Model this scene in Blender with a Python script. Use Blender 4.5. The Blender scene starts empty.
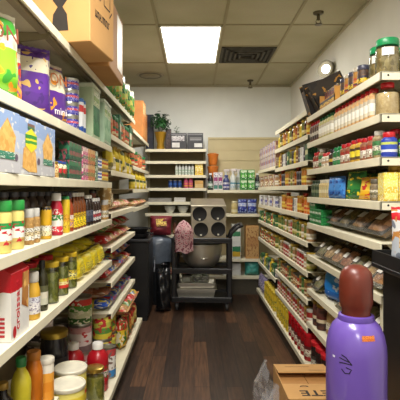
import bpy, math, random
from mathutils import Vector, Matrix
random.seed(7)
sc = bpy.context.scene
COL = sc.collection
PI = math.pi
R = math.radians

# ------------------------------------------------------------------ materials
_M = {}
def s2l(c):
    return tuple(((v/255.)/12.92 if v/255. <= .04045 else ((v/255.+.055)/1.055)**2.4) for v in c)
def newmat(name):
    m = bpy.data.materials.new(name); m.use_nodes = True
    nt = m.node_tree
    for n in list(nt.nodes): nt.nodes.remove(n)
    out = nt.nodes.new('ShaderNodeOutputMaterial')
    b = nt.nodes.new('ShaderNodeBsdfPrincipled')
    nt.links.new(b.outputs[0], out.inputs[0])
    return m, nt, b, out
def plain(c, rough=.45, metal=0., var=.12, scale=14., emit=0., coat=0.):
    key = ('p', c, rough, metal, var, scale, emit, coat)
    if key in _M: return _M[key]
    m, nt, b, out = newmat('surface_%d' % len(_M))
    lin = s2l(c)
    tc = nt.nodes.new('ShaderNodeTexCoord')
    nz = nt.nodes.new('ShaderNodeTexNoise'); nz.inputs['Scale'].default_value = scale; nz.inputs['Detail'].default_value = 3
    nt.links.new(tc.outputs['Object'], nz.inputs['Vector'])
    rp = nt.nodes.new('ShaderNodeValToRGB')
    rp.color_ramp.elements[0].position = .3; rp.color_ramp.elements[1].position = .7
    rp.color_ramp.elements[0].color = tuple(v*(1-var) for v in lin)+(1,)
    rp.color_ramp.elements[1].color = tuple(min(1, v*(1+var)) for v in lin)+(1,)
    nt.links.new(nz.outputs['Fac'], rp.inputs[0]); nt.links.new(rp.outputs[0], b.inputs['Base Color'])
    b.inputs['Roughness'].default_value = rough; b.inputs['Metallic'].default_value = metal
    b.inputs['Coat Weight'].default_value = coat
    if emit:
        b.inputs['Emission Color'].default_value = lin+(1,); b.inputs['Emission Strength'].default_value = emit
    _M[key] = m
    return m
def clear(tint=(235, 240, 235), gloss=.12, fac=.10):
    key = ('c', tint, gloss, fac)
    if key in _M: return _M[key]
    m, nt, b, out = newmat('clear_plastic_%d' % len(_M))
    nt.nodes.remove(b)
    tr = nt.nodes.new('ShaderNodeBsdfTransparent'); tr.inputs[0].default_value = s2l(tint)+(1,)
    gl = nt.nodes.new('ShaderNodeBsdfGlossy'); gl.inputs['Roughness'].default_value = gloss
    lw = nt.nodes.new('ShaderNodeLayerWeight'); lw.inputs[0].default_value = .25
    ad = nt.nodes.new('ShaderNodeMath'); ad.operation = 'MULTIPLY_ADD'; ad.inputs[1].default_value = .38 if fac > .03 else .16; ad.inputs[2].default_value = fac
    nt.links.new(lw.outputs['Fresnel'], ad.inputs[0])
    mx = nt.nodes.new('ShaderNodeMixShader')
    nt.links.new(ad.outputs[0], mx.inputs[0]); nt.links.new(tr.outputs[0], mx.inputs[1]); nt.links.new(gl.outputs[0], mx.inputs[2])
    nt.links.new(mx.outputs[0], out.inputs[0])
    _M[key] = m
    return m
def printed(bands, spk=None, sscale=9., sth=.55, axis='Z', rough=.4, spk2=None, metal=0.):
    """printed packaging: constant colour bands along one axis of the part's own box, plus blotches of ink"""
    key = ('pr', tuple(bands), spk, sscale, sth, axis, rough, spk2, metal)
    if key in _M: return _M[key]
    m, nt, b, out = newmat('printed_pack_%d' % len(_M))
    tc = nt.nodes.new('ShaderNodeTexCoord'); sp = nt.nodes.new('ShaderNodeSeparateXYZ')
    nt.links.new(tc.outputs['Generated'], sp.inputs[0])
    wob = nt.nodes.new('ShaderNodeTexNoise'); wob.inputs['Scale'].default_value = 3.
    nt.links.new(tc.outputs['Generated'], wob.inputs['Vector'])
    ma = nt.nodes.new('ShaderNodeMath'); ma.operation = 'MULTIPLY_ADD'; ma.inputs[1].default_value = .07; 
    sb = nt.nodes.new('ShaderNodeMath'); sb.operation = 'SUBTRACT'; sb.inputs[1].default_value = .035
    nt.links.new(wob.outputs['Fac'], ma.inputs[0]); nt.links.new(sp.outputs[axis], ma.inputs[2]); nt.links.new(ma.outputs[0], sb.inputs[0])
    rp = nt.nodes.new('ShaderNodeValToRGB'); rp.color_ramp.interpolation = 'CONSTANT'
    el = rp.color_ramp.elements
    while len(el) < len(bands): el.new(.5)
    while len(el) > max(1, len(bands)): el.remove(el[-1])
    for e, (p, c) in zip(el, bands): e.position = p; e.color = s2l(c)+(1,)
    nt.links.new(sb.outputs[0], rp.inputs[0])
    last = rp.outputs[0]
    for k, s in enumerate((spk, spk2)):
        if s is None: continue
        vz = nt.nodes.new('ShaderNodeTexNoise'); vz.inputs['Scale'].default_value = sscale*(1 if k == 0 else .55); vz.inputs['Detail'].default_value = 1.5
        mp = nt.nodes.new('ShaderNodeMapping'); mp.inputs['Location'].default_value = (k*3.1+len(_M)*.37, 1.7*k, .5*k)
        mp.inputs['Scale'].default_value = (1, 1, 1.6)
        nt.links.new(tc.outputs['Generated'], mp.inputs[0]); nt.links.new(mp.outputs[0], vz.inputs['Vector'])
        gt = nt.nodes.new('ShaderNodeMath'); gt.operation = 'GREATER_THAN'; gt.inputs[1].default_value = sth
        nt.links.new(vz.outputs['Fac'], gt.inputs[0])
        mx = nt.nodes.new('ShaderNodeMix'); mx.data_type = 'RGBA'
        nt.links.new(gt.outputs[0], mx.inputs[0]); nt.links.new(last, mx.inputs[6]); mx.inputs[7].default_value = s2l(s)+(1,)
        last = mx.outputs[2]
    nt.links.new(last, b.inputs['Base Color'])
    b.inputs['Roughness'].default_value = rough; b.inputs['Metallic'].default_value = metal
    _M[key] = m
    return m
def lumpy(c1, c2, scale=40., rough=.6):
    key = ('l', c1, c2, scale, rough)
    if key in _M: return _M[key]
    m, nt, b, out = newmat('foodstuff_%d' % len(_M))
    tc = nt.nodes.new('ShaderNodeTexCoord')
    vz = nt.nodes.new('ShaderNodeTexVoronoi'); vz.inputs['Scale'].default_value = scale
    nt.links.new(tc.outputs['Object'], vz.inputs['Vector'])
    sp = nt.nodes.new('ShaderNodeSeparateColor'); nt.links.new(vz.outputs['Color'], sp.inputs[0])
    rp = nt.nodes.new('ShaderNodeValToRGB'); rp.color_ramp.elements[0].color = s2l(c1)+(1,); rp.color_ramp.elements[1].color = s2l(c2)+(1,)
    nt.links.new(sp.outputs[0], rp.inputs[0]); nt.links.new(rp.outputs[0], b.inputs['Base Color'])
    b.inputs['Roughness'].default_value = rough
    _M[key] = m
    return m

# ------------------------------------------------------------------ mesh builder
class MB:
    def __init__(s): s.v = []; s.f = []; s.mi = []; s.sm = []
    def add(s, vs, fs, mi=0, smooth=False):
        o = len(s.v); s.v += [tuple(v) for v in vs]
        for f in fs: s.f.append(tuple(i+o for i in f)); s.mi.append(mi); s.sm.append(smooth)
        return s
    def box(s, a, b, mi=0, bev=0., M=None):
        x0, y0, z0 = a; x1, y1, z1 = b
        if bev <= 0:
            vs = [(x0,y0,z0),(x1,y0,z0),(x1,y1,z0),(x0,y1,z0),(x0,y0,z1),(x1,y0,z1),(x1,y1,z1),(x0,y1,z1)]
            fs = [(0,3,2,1),(4,5,6,7),(0,1,5,4),(1,2,6,5),(2,3,7,6),(3,0,4,7)]
        else:
            vs = []
            for sx in (0,1):
                for sy in (0,1):
                    for sz in (0,1):
                        X = (x0,x1)[sx]; Y = (y0,y1)[sy]; Z = (z0,z1)[sz]
                        ix = bev if sx == 0 else -bev; iy = bev if sy == 0 else -bev; iz = bev if sz == 0 else -bev
                        vs += [(X, Y+iy, Z+iz), (X+ix, Y, Z+iz), (X+ix, Y+iy, Z)]
            def q(sx,sy,sz,k): return ((sx*2+sy)*2+sz)*3+k
            fs = []
            for sx in (0,1): fs.append([q(sx,0,0,0),q(sx,1,0,0),q(sx,1,1,0),q(sx,0,1,0)][::(1 if sx else -1)])
            for sy in (0,1): fs.append([q(0,sy,0,1),q(1,sy,0,1),q(1,sy,1,1),q(0,sy,1,1)][::(-1 if sy else 1)])
            for sz in (0,1): fs.append([q(0,0,sz,2),q(1,0,sz,2),q(1,1,sz,2),q(0,1,sz,2)][::(1 if sz else -1)])
            for sx in (0,1):
                for sy in (0,1): fs.append([q(sx,sy,0,0),q(sx,sy,1,0),q(sx,sy,1,1),q(sx,sy,0,1)])
                for sz in (0,1): fs.append([q(sx,0,sz,0),q(sx,1,sz,0),q(sx,1,sz,2),q(sx,0,sz,2)])
            for sy in (0,1):
                for sz in (0,1): fs.append([q(0,sy,sz,1),q(1,sy,sz,1),q(1,sy,sz,2),q(0,sy,sz,2)])
            for sx in (0,1):
                for sy in (0,1):
                    for sz in (0,1): fs.append([q(sx,sy,sz,0),q(sx,sy,sz,1),q(sx,sy,sz,2)])
        if M is not None: vs = [M @ Vector(v) for v in vs]
        return s.add(vs, fs, mi)
    def lathe(s, prof, seg=20, mi=0, M=None, sq=0., sx=1., sy=1., smooth=True):
        # prof: (radius, z) from bottom to top; hard corners doubled
        pts = []
        n = len(prof)
        for i, p in enumerate(prof):
            pts.append(p)
            if 0 < i < n-1:
                a = Vector((prof[i][0]-prof[i-1][0], prof[i][1]-prof[i-1][1])); b = Vector((prof[i+1][0]-prof[i][0], prof[i+1][1]-prof[i][1]))
                if a.length > 1e-6 and b.length > 1e-6 and a.angle(b) > .75: pts.append(None); pts.append(p)
        vs = []; fs = []; prev = None
        for p in pts:
            if p is None: prev = None; continue
            r, z = p; st = len(vs)
            for k in range(seg):
                t = 2*PI*k/seg; c, si = math.cos(t), math.sin(t)
                q = 1.
                if sq: q = (1-sq) + sq*min(1.25, 1/max(abs(c), abs(si)))*1.0
                vs.append((r*q*c*sx, r*q*si*sy, z))
            if prev is not None:
                for k in range(seg):
                    k2 = (k+1) % seg
                    fs.append((prev+k, prev+k2, st+k2, st+k))
            prev = st
        if M is not None: vs = [M @ Vector(v) for v in vs]
        return s.add(vs, fs, mi, smooth)
    def tube(s, pts, r, seg=8, mi=0, caps=True):
        pts = [Vector(p) for p in pts]; rings = []
        vs = []; fs = []
        up = Vector((0, 0, 1))
        for i, p in enumerate(pts):
            d = (pts[min(i+1, len(pts)-1)]-pts[max(i-1, 0)]).normalized()
            a = d.cross(up)
            if a.length < 1e-3: a = d.cross(Vector((1, 0, 0)))
            a.normalize(); b = d.cross(a)
            rr = r[i] if isinstance(r, (list, tuple)) else r
            for k in range(seg):
                t = 2*PI*k/seg; vs.append(p+a*math.cos(t)*rr+b*math.sin(t)*rr)
            if i:
                o = (i-1)*seg
                for k in range(seg): k2 = (k+1) % seg; fs.append((o+k, o+k2, o+seg+k2, o+seg+k))
        if caps:
            fs.append(tuple(range(seg))[::-1]); o = (len(pts)-1)*seg; fs.append(tuple(range(o, o+seg)))
        return s.add(vs, fs, mi, True)
    def mesh(s, name, mats):
        me = bpy.data.meshes.new(name); me.from_pydata(s.v, [], s.f)
        if not isinstance(mats, (list, tuple)): mats = [mats]
        for m in mats: me.materials.append(m)
        me.polygons.foreach_set('material_index', s.mi); me.polygons.foreach_set('use_smooth', s.sm)
        me.update()
        return me

def obj(name, data, parent=None, loc=(0,0,0), rot=(0,0,0)):
    o = bpy.data.objects.new(name, data); COL.objects.link(o)
    o.parent = parent; o.location = loc; o.rotation_euler = rot
    return o
def struct(name, mb, mats, parent=None):
    o = obj(name, mb.mesh(name, mats), parent)
    if parent is None: o['kind'] = 'structure'
    return o
def tag(o, label, cat, group=None):
    o['label'] = label; o['category'] = cat
    if group: o['group'] = group
    return o
def thing(name, label, cat, loc=(0,0,0), rz=0, group=None):
    return tag(obj(name, None, None, loc, (0, 0, rz)), label, cat, group)
def text_mb(s, size, mat, M, name='lettering', parent=None, ext=.0004, off=0.):
    cu = bpy.data.curves.new('t', 'FONT'); cu.body = s; cu.size = size; cu.align_x = 'CENTER'; cu.align_y = 'CENTER'; cu.extrude = ext; cu.resolution_u = 2; cu.offset = off
    o = bpy.data.objects.new('t', cu); COL.objects.link(o)
    dg = bpy.context.evaluated_depsgraph_get()
    me = bpy.data.meshes.new_from_object(o.evaluated_get(dg))
    bpy.data.objects.remove(o); bpy.data.curves.remove(cu)
    me.transform(M); me.materials.clear(); me.materials.append(mat); me.name = name
    return obj(name, me, parent) if parent is not None or True else me
def face_front(x, y, z, rx=PI/2, rz=0):   # text lying in local xz plane, readable from -Y
    return Matrix.Translation((x, y, z)) @ Matrix.Rotation(rz, 4, 'Z') @ Matrix.Rotation(rx, 4, 'X')

# ------------------------------------------------------------------ product prototypes
# a prototype: dict(parts=[(name, mesh, parent_index or None)], w, d, h, kind, cat)
def proto(kind, cat, parts, w, d, h): return dict(kind=kind, cat=cat, parts=parts, w=w, d=d, h=h)
def disc_prof(r, z, dz, inner=0.0): return [(inner, z), (r, z), (r, z+dz), (inner, z+dz)]
BLK = (28, 27, 28); WHT = (232, 230, 222); RED = (196, 28, 34); GRN = (28, 120, 58); YEL = (232, 196, 40)

def lab(*cs, spk=None, spk2=None, sc=7., th=.56, axis='Z'):
    n = len(cs); return printed([(i/n, c) for i, c in enumerate(cs)], spk, sc, th, axis, .4, spk2)

def jar(r, h, content, lid, label=None, lidh=None, shoulder=.78, neck=.82, glass=False, lb=(.18, .62), seg=18, sq=0., ribs=False, name='jar', cat='jar'):
    lidh = lidh or h*.14; hb = h-lidh
    P = []
    prof = [(0, 0), (r*.93, 0), (r, h*.03), (r, hb*shoulder), (r*.96, hb*(shoulder+.06)), (r*neck, hb*.97), (r*neck*.97, hb)]
    if glass:
        b = MB().lathe(prof, seg, sq=sq); P.append(('jar_body', b.mesh('jar_body', clear()), None))
        k = .93
        c = MB().lathe([(0, .004)]+[(a*k, max(.004, z*.985)) for a, z in prof[1:5]]+[(0, hb*(shoulder+.07))], seg, sq=sq)
        P.append(('contents', c.mesh('contents', content), None))
    else:
        b = MB().lathe(prof, seg, sq=sq); P.append(('jar_body', b.mesh('jar_body', content), None))
    L = MB().lathe([(0, hb-lidh*.06), (r*neck*1.06, hb-lidh*.06), (r*neck*1.08, hb), (r*neck*1.08, hb+lidh*.9), (r*neck*1.02, h), (0, h)], seg)
    P.append(('lid', L.mesh('lid', lid), None))
    if label is not None:
        q = MB().lathe([(r*1.012, hb*lb[0]), (r*1.012, hb*lb[1])], seg, sq=sq)
        P.append(('label', q.mesh('label', label), None))
    return proto(name, cat, P, 2*r, 2*r, h)

def bottle(r, h, content, cap, label=None, neck=.36, sh=.62, caph=.1, lb=(.12, .5), seg=16, squash=1., cap2=None, name='bottle', nz=.88, sq=0., capr=None, waist=0.):
    hb = h*(1-caph); rn = r*neck
    prof = [(0, 0), (r*.92, 0), (r, h*.025)]
    if waist: prof += [(r, h*.2), (r*(1-waist), h*.38), (r, h*.52)]
    prof += [(r, h*sh), (r*.94, h*(sh+.06)), (r*.66+rn*.2, h*(sh+.14)), (rn, h*min(nz-.02, sh+.22)), (rn, hb)]
    P = [('bottle_body', MB().lathe(prof, seg, sy=squash, sq=sq).mesh('bottle_body', content), None)]
    cr = capr*r if capr else rn*1.25
    P.append(('cap', MB().lathe([(0, hb-.002), (cr, hb-.002), (cr, hb+h*caph*.85), (cr*.86, h), (0, h)], 12).mesh('cap', cap), None))
    if label is not None:
        P.append(('label', MB().lathe([(r*1.015, h*lb[0]), (r*1.015, h*lb[1])], seg, sy=squash, sq=sq).mesh('label', label), None))
    return proto(name, 'bottle', P, 2*r, 2*r*squash, h)

def can(r, h, label, metal=(170, 168, 160), lid=None, seg=22, name='can'):
    mm = plain(metal, .3, .85)
    P = [('tin_body', MB().lathe([(0, .001), (r*.93, .001), (r, 0), (r, .006), (r*.975, .009), (r*.975, h-.009), (r, h-.006), (r, h), (r*.95, h), (r*.94, h-.005), (0, h-.005)], seg).mesh('tin_body', mm), None),
         ('label', MB().lathe([(r*.99, .011), (r*.99, h-.011)], seg).mesh('label', label), None)]
    if lid is not None:
        P.append(('lid', MB().lathe([(r*1.03, h-.012), (r*1.05, h-.010), (r*1.05, h+.004), (r*1.0, h+.008), (r*.93, h+.008), (r*.92, h+.004), (0, h+.004)], seg).mesh('lid', lid), None))
    return proto(name, 'can', P, 2*r*1.03, 2*r*1.03, h+(.008 if lid else 0))

def carton(w, d, h, body, front=None, top=None, name='box', extra=None, inset=.06):
    P = [('carton', MB().box((-w/2, -d/2, 0), (w/2, d/2, h), bev=.0015).mesh('carton', body), None)]
    if front is not None:
        e = inset*w
        P.append(('front_panel', MB().box((-w/2+e, -d/2-.0007, h*inset), (w/2-e, -d/2+.0005, h*(1-inset))).mesh('front_panel', front), None))
    if top is not None:
        P.append(('top_flap', MB().box((-w/2+.002, -d/2+.002, h-.0005), (w/2-.002, d/2-.002, h+.0012)).mesh('top_flap', top), None))
    if extra: P += extra
    return proto(name, 'box', P, w, d, h)

def pillow(w, h, t, seed=0, nx=11, nz=13, sag=.0, wr=.05):
    rnd = random.Random(seed)
    mb = MB(); vs = []; fs = []
    ph = [rnd.uniform(0, 6.28) for _ in range(6)]
    def wob(x, z, k): return math.sin(9*x/w+ph[k]+5*z/h)*.5+math.sin(17*z/h+ph[k+1]-6*x/w)*.5
    for s in (-1, 1):
        for j in range(nz):
            for i in range(nx):
                u = i/(nx-1)*2-1; v = j/(nz-1)*2-1
                e = max(0, (1-abs(u)**3.2))**.6*max(0, (1-abs(v)**5))**.55
                zz = (v+1)/2*h
                low = 1+.25*(-v)*sag
                edge = 1-.05*(1-abs(v)**2)*abs(u)
                x = u*w/2*edge
                y = s*(t/2*e*low + wr*t*wob(x, zz, 0 if s < 0 else 2)*e)
                vs.append((x, y+.0004*s, zz))
    N = nx*nz
    for s in (0, 1):
        for j in range(nz-1):
            for i in range(nx-1):
                a = s*N+j*nx+i; q = (a, a+1, a+nx+1, a+nx)
                fs.append(q if s == 0 else q[::-1])
    return mb.add(vs, fs, 0, True)
def seal(w, z0, z1, n=14):
    vs = []; fs = []
    for k in range(n+1):
        x = -w/2+w*k/n; zt = z1-(.003 if k % 2 else 0)*(1 if z1 > z0 else -1)
        vs += [(x, .0015*math.sin(k*1.7), z0), (x, .0022*math.sin(k*1.3), zt)]
    for k in range(n): fs.append((2*k, 2*k+2, 2*k+3, 2*k+1))
    return MB().add(vs, fs, 0, True)
def bag(w, h, t, mat, sealmat=None, seed=0, label=None, name='bag', lz=(.3, .62), sag=.4):
    sealmat = sealmat or mat
    P = [('pouch', None, None)]
    pm = pillow(w, h*.9, t, seed, sag=sag); pm.v = [(x, y, z+h*.05) for x, y, z in pm.v]
    P[0] = ('pouch', pm.mesh('pouch', mat), None)
    P.append(('top_seal', seal(w, h*.94, h).mesh('top_seal', sealmat), None))
    P.append(('bottom_seal', seal(w, h*.06, 0).mesh('bottom_seal', sealmat), None))
    if label is not None:
        # a printed patch that follows the bulge of the front
        vs = []; fs = []; nx, nz = 7, 6
        for j in range(nz):
            for i in range(nx):
                u = (i/(nx-1)*2-1)*.62; v = (lz[0]+(lz[1]-lz[0])*j/(nz-1))*2-1
                e = (1-abs(u)**3.2)**.6*(1-abs(v)**5)**.55
                vs.append((u*w/2, -(t/2*e*(1+.25*(-v)*sag)+t*.07+.001), (v+1)/2*h*.9+h*.05))
        for j in range(nz-1):
            for i in range(nx-1): a = j*nx+i; fs.append((a, a+1, a+nx+1, a+nx))
        P.append(('label', MB().add(vs, fs, 0, True).mesh('label', label), None))
    return proto(name, 'bag', P, w, t*1.1, h)
def lyingbag(w, l, t, mat, label=None, seed=0, name='bag', sealmat=None):
    """a soft pack lying flat: w along the shelf, l front to back"""
    p = bag(w, l, t, mat, sealmat, seed, label, name, sag=0.)
    Mx = Matrix.Translation((0, -l/2, t*.56)) @ Matrix.Rotation(-PI/2, 4, 'X') @ Matrix.Diagonal((1, 1, 1, 1))
    Mx = Matrix.Translation((0, l/2, t*.56)) @ Matrix.Rotation(PI/2, 4, 'X') @ Matrix.Rotation(PI, 4, 'Z')
    # front (-Y of the pouch) turned up to +Z
    Mx = Matrix(((1,0,0,0),(0,0,-1,0),(0,-1,0,0),(0,0,0,1)))
    Mx = Matrix.Translation((0, -l/2, t*.56)) @ Matrix(((1,0,0,0),(0,0,1,0),(0,-1,0,0),(0,0,0,1)))
    for n, me, pr in p['parts']: me.transform(Mx)
    p.update(w=w, d=l, h=t*1.12)
    return p
def clamshell(w, d, h, food, label):
    P = []
    def fr(k0, k1, z0, z1):
        a, b = w/2*k0, d/2*k0; c, e = w/2*k1, d/2*k1
        return MB().add([(-a,-b,z0),(a,-b,z0),(a,b,z0),(-a,b,z0),(-c,-e,z1),(c,-e,z1),(c,e,z1),(-c,e,z1)], [(0,3,2,1),(4,5,6,7),(0,1,5,4),(1,2,6,5),(2,3,7,6),(3,0,4,7)])
    P.append(('tray', fr(.86, .97, 0, h*.5).mesh('tray', clear((215, 215, 205))), None))
    f = MB(); rnd = random.Random(int(w*1000))
    nx, ny = 9, 7; vs = []; fs = []
    for j in range(ny):
        for i in range(nx):
            u = i/(nx-1)*2-1; v = j/(ny-1)*2-1
            vs.append((u*w*.41, v*d*.41, h*(.42+.46*(1-abs(u)**4)*(1-abs(v)**4)*rnd.uniform(.75, 1.1))))
    for j in range(ny-1):
        for i in range(nx-1): a = j*nx+i; fs.append((a, a+1, a+nx+1, a+nx))
    f.add(vs, fs, 0, True); f.box((-w*.41, -d*.41, .004), (w*.41, d*.41, h*.36))
    P.append(('contents', f.mesh('contents', food), None))
    P.append(('lid', fr(.99, .84, h*.52, h).mesh('lid', clear((242, 240, 234), .35, .02)), None))
    P.append(('rim', MB().box((-w/2, -d/2, h*.48), (w/2, d/2, h*.53)).mesh('rim', clear((215, 213, 205), .3, .08)), None))
    P.append(('label', MB().box((-w*.2, -d*.12, h*1.0), (w*.12, d*.12, h*1.015)).mesh('label', label), None))
    return proto('clamshell_tray', 'tray', P, w, d, h)

_first = {}
PLACED = []
def ordn(n):
    W = ['nearest','second nearest','third nearest','fourth nearest','fifth nearest','sixth nearest','seventh nearest','eighth nearest','ninth nearest','tenth nearest','eleventh nearest','twelfth nearest','thirteenth nearest','fourteenth nearest','fifteenth nearest','sixteenth nearest','seventeenth nearest','eighteenth nearest','nineteenth nearest','twentieth nearest']
    return W[n] if n < len(W) else '%dth nearest' % (n+1)
def ordl(n):
    return ('leftmost', 'second from left', 'third from left', 'fourth from left', 'fifth from left', 'sixth from left', 'seventh from left', 'eighth from left')[n]
def put(p, desc, shelf, x, y, z, rz=0., name=None, cat=None, rx=0., ry=0., key=None, side=None):
    """one product: the first of a prototype is built, the next ones copy the thing and each of its parts"""
    k = id(p)
    nm = name or p['kind']
    if k not in _first:
        root = obj(nm, None); kids = []
        for n, me, pr in p['parts']: kids.append(obj(n, me, root))
        _first[k] = (root, kids, p)
    else:
        r0, k0, _ = _first[k]
        root = r0.copy(); COL.objects.link(root); root.name = nm
        for c in k0:
            q = c.copy(); q.parent = root; COL.objects.link(q)
    root.location = (x, y, z); root.rotation_euler = (rx, ry, rz)
    root['category'] = cat or p['cat']
    PLACED.append((root, desc, shelf, y, z))
    return root
def finish_labels():
    import collections
    g = collections.defaultdict(list)
    for r, d, s, y, z in PLACED: g[(d, s)].append((round(y, 3), round(z, 3), r))
    for (d, s), L in g.items():
        ys = [t[0] for t in L]; xs = [t[2].location.x for t in L]
        side_by_side = len(L) > 1 and (s.startswith(('back wall', 'panelled')) or max(ys)-min(ys) < .04) and max(xs)-min(xs) > .03
        if side_by_side: L.sort(key=lambda t: t[2].location.x)
        else: L.sort(key=lambda t: (t[0], t[1]))
        for i, (y, z, r) in enumerate(L):
            if len(L) == 1: r['label'] = '%s on %s' % (d, s)
            else:
                r['label'] = '%s %s on %s' % (ordl(i) if side_by_side else ordn(i), d, s); r['group'] = '%s, row on %s' % (d, s)

# facing angles: local front is -Y
def faceL(): return R(90)
def faceR(): return R(-90)
XL, XR = .57, .81
def yl(px, X=.62): return 450*X/(194-px)
def yr(px, X=.86): return 450*X/(px-194)
def lput(p, desc, shelf, y, z, X=None, rj=0., **k):
    X = (XL+.012+p['d']/2) if X is None else X
    return put(p, desc, shelf, -X, y, z, faceL()+rj, **k)
def rput(p, desc, shelf, y, z, X=None, rj=0., **k):
    X = (XR+.012+p['d']/2) if X is None else X
    return put(p, desc, shelf, X, y, z, faceR()-rj, **k)
def row(side, z, y0, y1, seq, shelf, gap=.005, front=None, depthrow=0, tiers=1, maxh=None, jit=.06, mode='cycle', rows=1, inset=.012):
    """fill a stretch of shelf with single products, front edge aligned, no overlaps"""
    fr = front if front is not None else (XL if side < 0 else XR)
    y = y0; i = 0
    while True:
        p, desc = seq[i % len(seq)] if mode == 'cycle' else seq[min(len(seq)-1, int((y-y0)/(y1-y0)*len(seq)))]
        if y+p['w'] > y1: break
        for rr in range(rows):
            t = tiers if not maxh else max(1, min(tiers, int(maxh/(p['h']+.001))))
            for k in range(t):
                dd = desc
                if t > 1: dd = ('lower ' if k == 0 else 'upper ' if t == 2 or k == t-1 else 'mid-stack ')+dd
                if rr > 0: dd = 'rear '+dd
                X = fr+inset+p['d']/2+rr*(p['d']+.006)
                a = random.uniform(-jit, jit)
                (lput if side < 0 else rput)(p, dd, shelf, y+p['w']/2, z+k*(p['h']+.0008), X, a)
        y += p['w']+gap*random.uniform(.6, 1.6); i += 1

# ------------------------------------------------------------------ camera
cam = bpy.data.cameras.new('camera'); co = bpy.data.objects.new('camera', cam); COL.objects.link(co)
co.location = (0, 0, 1.4); co.rotation_euler = (R(90), 0, 0)
cam.sensor_width = 36; cam.lens = 450/400*36; cam.shift_x = .015; cam.shift_y = -.025; cam.clip_start = .05
sc.camera = co

exec_parts = []
# ------------------------------------------------------------------ the room
CREAM = plain((226, 219, 193), .45, var=.05)
RIBM = plain((150, 140, 112), .5, var=.08)  # darker olive: shade under the shelves put into rib and bracket colour
BACKM = plain((120, 108, 80), .7, var=.12, scale=6)
POST = plain((176, 166, 138), .5, var=.06)
DARK = plain((26, 25, 26), .5, var=.2)
H_C = 2.9; XW = 1.386; YB = 6.43; XLW = -1.45; YF = -2.2

def wall_mat(c, var=.05, sc_=2.5):
    return plain(c, .75, var=var, scale=sc_)
# wooden floor
m, nt, b, out = newmat('dark_wood_planks')
tc = nt.nodes.new('ShaderNodeTexCoord'); mp = nt.nodes.new('ShaderNodeMapping'); mp.inputs['Rotation'].default_value = (0, 0, R(90))
br = nt.nodes.new('ShaderNodeTexBrick'); br.offset = .37; br.inputs['Scale'].default_value = 1.
br.inputs['Brick Width'].default_value = .95; br.inputs['Row Height'].default_value = .115; br.inputs['Mortar Size'].default_value = .0022
br.inputs['Color1'].default_value = s2l((58, 41, 31))+(1,); br.inputs['Color2'].default_value = s2l((112, 78, 54))+(1,); br.inputs['Mortar'].default_value = s2l((22, 16, 13))+(1,)
br.inputs['Bias'].default_value = -.25
nt.links.new(tc.outputs['Object'], mp.inputs[0]); nt.links.new(mp.outputs[0], br.inputs[0])
gm = nt.nodes.new('ShaderNodeMapping'); gm.inputs['Scale'].default_value = (26, 1.6, 1); nt.links.new(tc.outputs['Object'], gm.inputs[0])
gn = nt.nodes.new('ShaderNodeTexNoise'); gn.inputs['Scale'].default_value = 2.2; gn.inputs['Detail'].default_value = 5; nt.links.new(gm.outputs[0], gn.inputs['Vector'])
gr = nt.nodes.new('ShaderNodeValToRGB'); gr.color_ramp.elements[0].position = .32; gr.color_ramp.elements[0].color = (.42,.42,.42,1); gr.color_ramp.elements[1].position = .7; gr.color_ramp.elements[1].color = (1.15,1.12,1.1,1)
nt.links.new(gn.outputs['Fac'], gr.inputs[0])
mu = nt.nodes.new('ShaderNodeMix'); mu.data_type = 'RGBA'; mu.blend_type = 'MULTIPLY'; mu.inputs[0].default_value = 1
nt.links.new(br.outputs['Color'], mu.inputs[6]); nt.links.new(gr.outputs[0], mu.inputs[7]); nt.links.new(mu.outputs[2], b.inputs['Base Color'])
b.inputs['Roughness'].default_value = .42
struct('floor', MB().box((XLW-.1, YF-.1, -.05), (XW+.1, YB+.1, 0)), m)
# ceiling tiles with stains
m, nt, b, out = newmat('mineral_ceiling_tile')
tc = nt.nodes.new('ShaderNodeTexCoord'); n1 = nt.nodes.new('ShaderNodeTexNoise'); n1.inputs['Scale'].default_value = 1.3; n2 = nt.nodes.new('ShaderNodeTexNoise'); n2.inputs['Scale'].default_value = 90
nt.links.new(tc.outputs['Object'], n1.inputs['Vector']); nt.links.new(tc.outputs['Object'], n2.inputs['Vector'])
rp = nt.nodes.new('ShaderNodeValToRGB'); rp.color_ramp.elements[0].position = .35; rp.color_ramp.elements[0].color = s2l((176, 168, 138))+(1,); rp.color_ramp.elements[1].position = .65; rp.color_ramp.elements[1].color = s2l((196, 189, 162))+(1,)
nt.links.new(n1.outputs['Fac'], rp.inputs[0])
mu = nt.nodes.new('ShaderNodeMix'); mu.data_type = 'RGBA'; mu.blend_type = 'MULTIPLY'; mu.inputs[0].default_value = .25
nt.links.new(rp.outputs[0], mu.inputs[6]); nt.links.new(n2.outputs['Color'], mu.inputs[7]); nt.links.new(mu.outputs[2], b.inputs['Base Color']); b.inputs['Roughness'].default_value = .9
struct('ceiling', MB().box((XLW-.1, YF-.1, H_C), (XW+.1, YB+.1, H_C+.05)), m)
gx = [-1.555+.61*k+.0 for k in range(6)]            # -.945 -.335 .275 .885
gy = [5.30-1.22*k for k in range(7)]
tb = MB()
for x in gx:
    if XLW < x < XW: tb.box((x-.012, YF, H_C-.006), (x+.012, YB, H_C))
for y in gy:
    if y > YF: tb.box((XLW, y-.012, H_C-.0055), (XW, y+.012, H_C))
tb.box((.287, 4.685-.012, H_C-.005), (.873, 4.685+.012, H_C))
struct('trim_1', tb, plain((150, 140, 108), .6, var=.04))
struct('trim_2', MB().box((XLW, YB-.02, H_C-.03), (XW, YB, H_C-.001)).box((XW-.02, YF, H_C-.03), (XW, YB-.02, H_C-.001)), plain((178, 172, 150), .6, var=.04))
struct('wall_back', MB().box((XLW-.1, YB, 0), (XW+.1, YB+.1, H_C)), wall_mat((232, 234, 230)))
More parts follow.
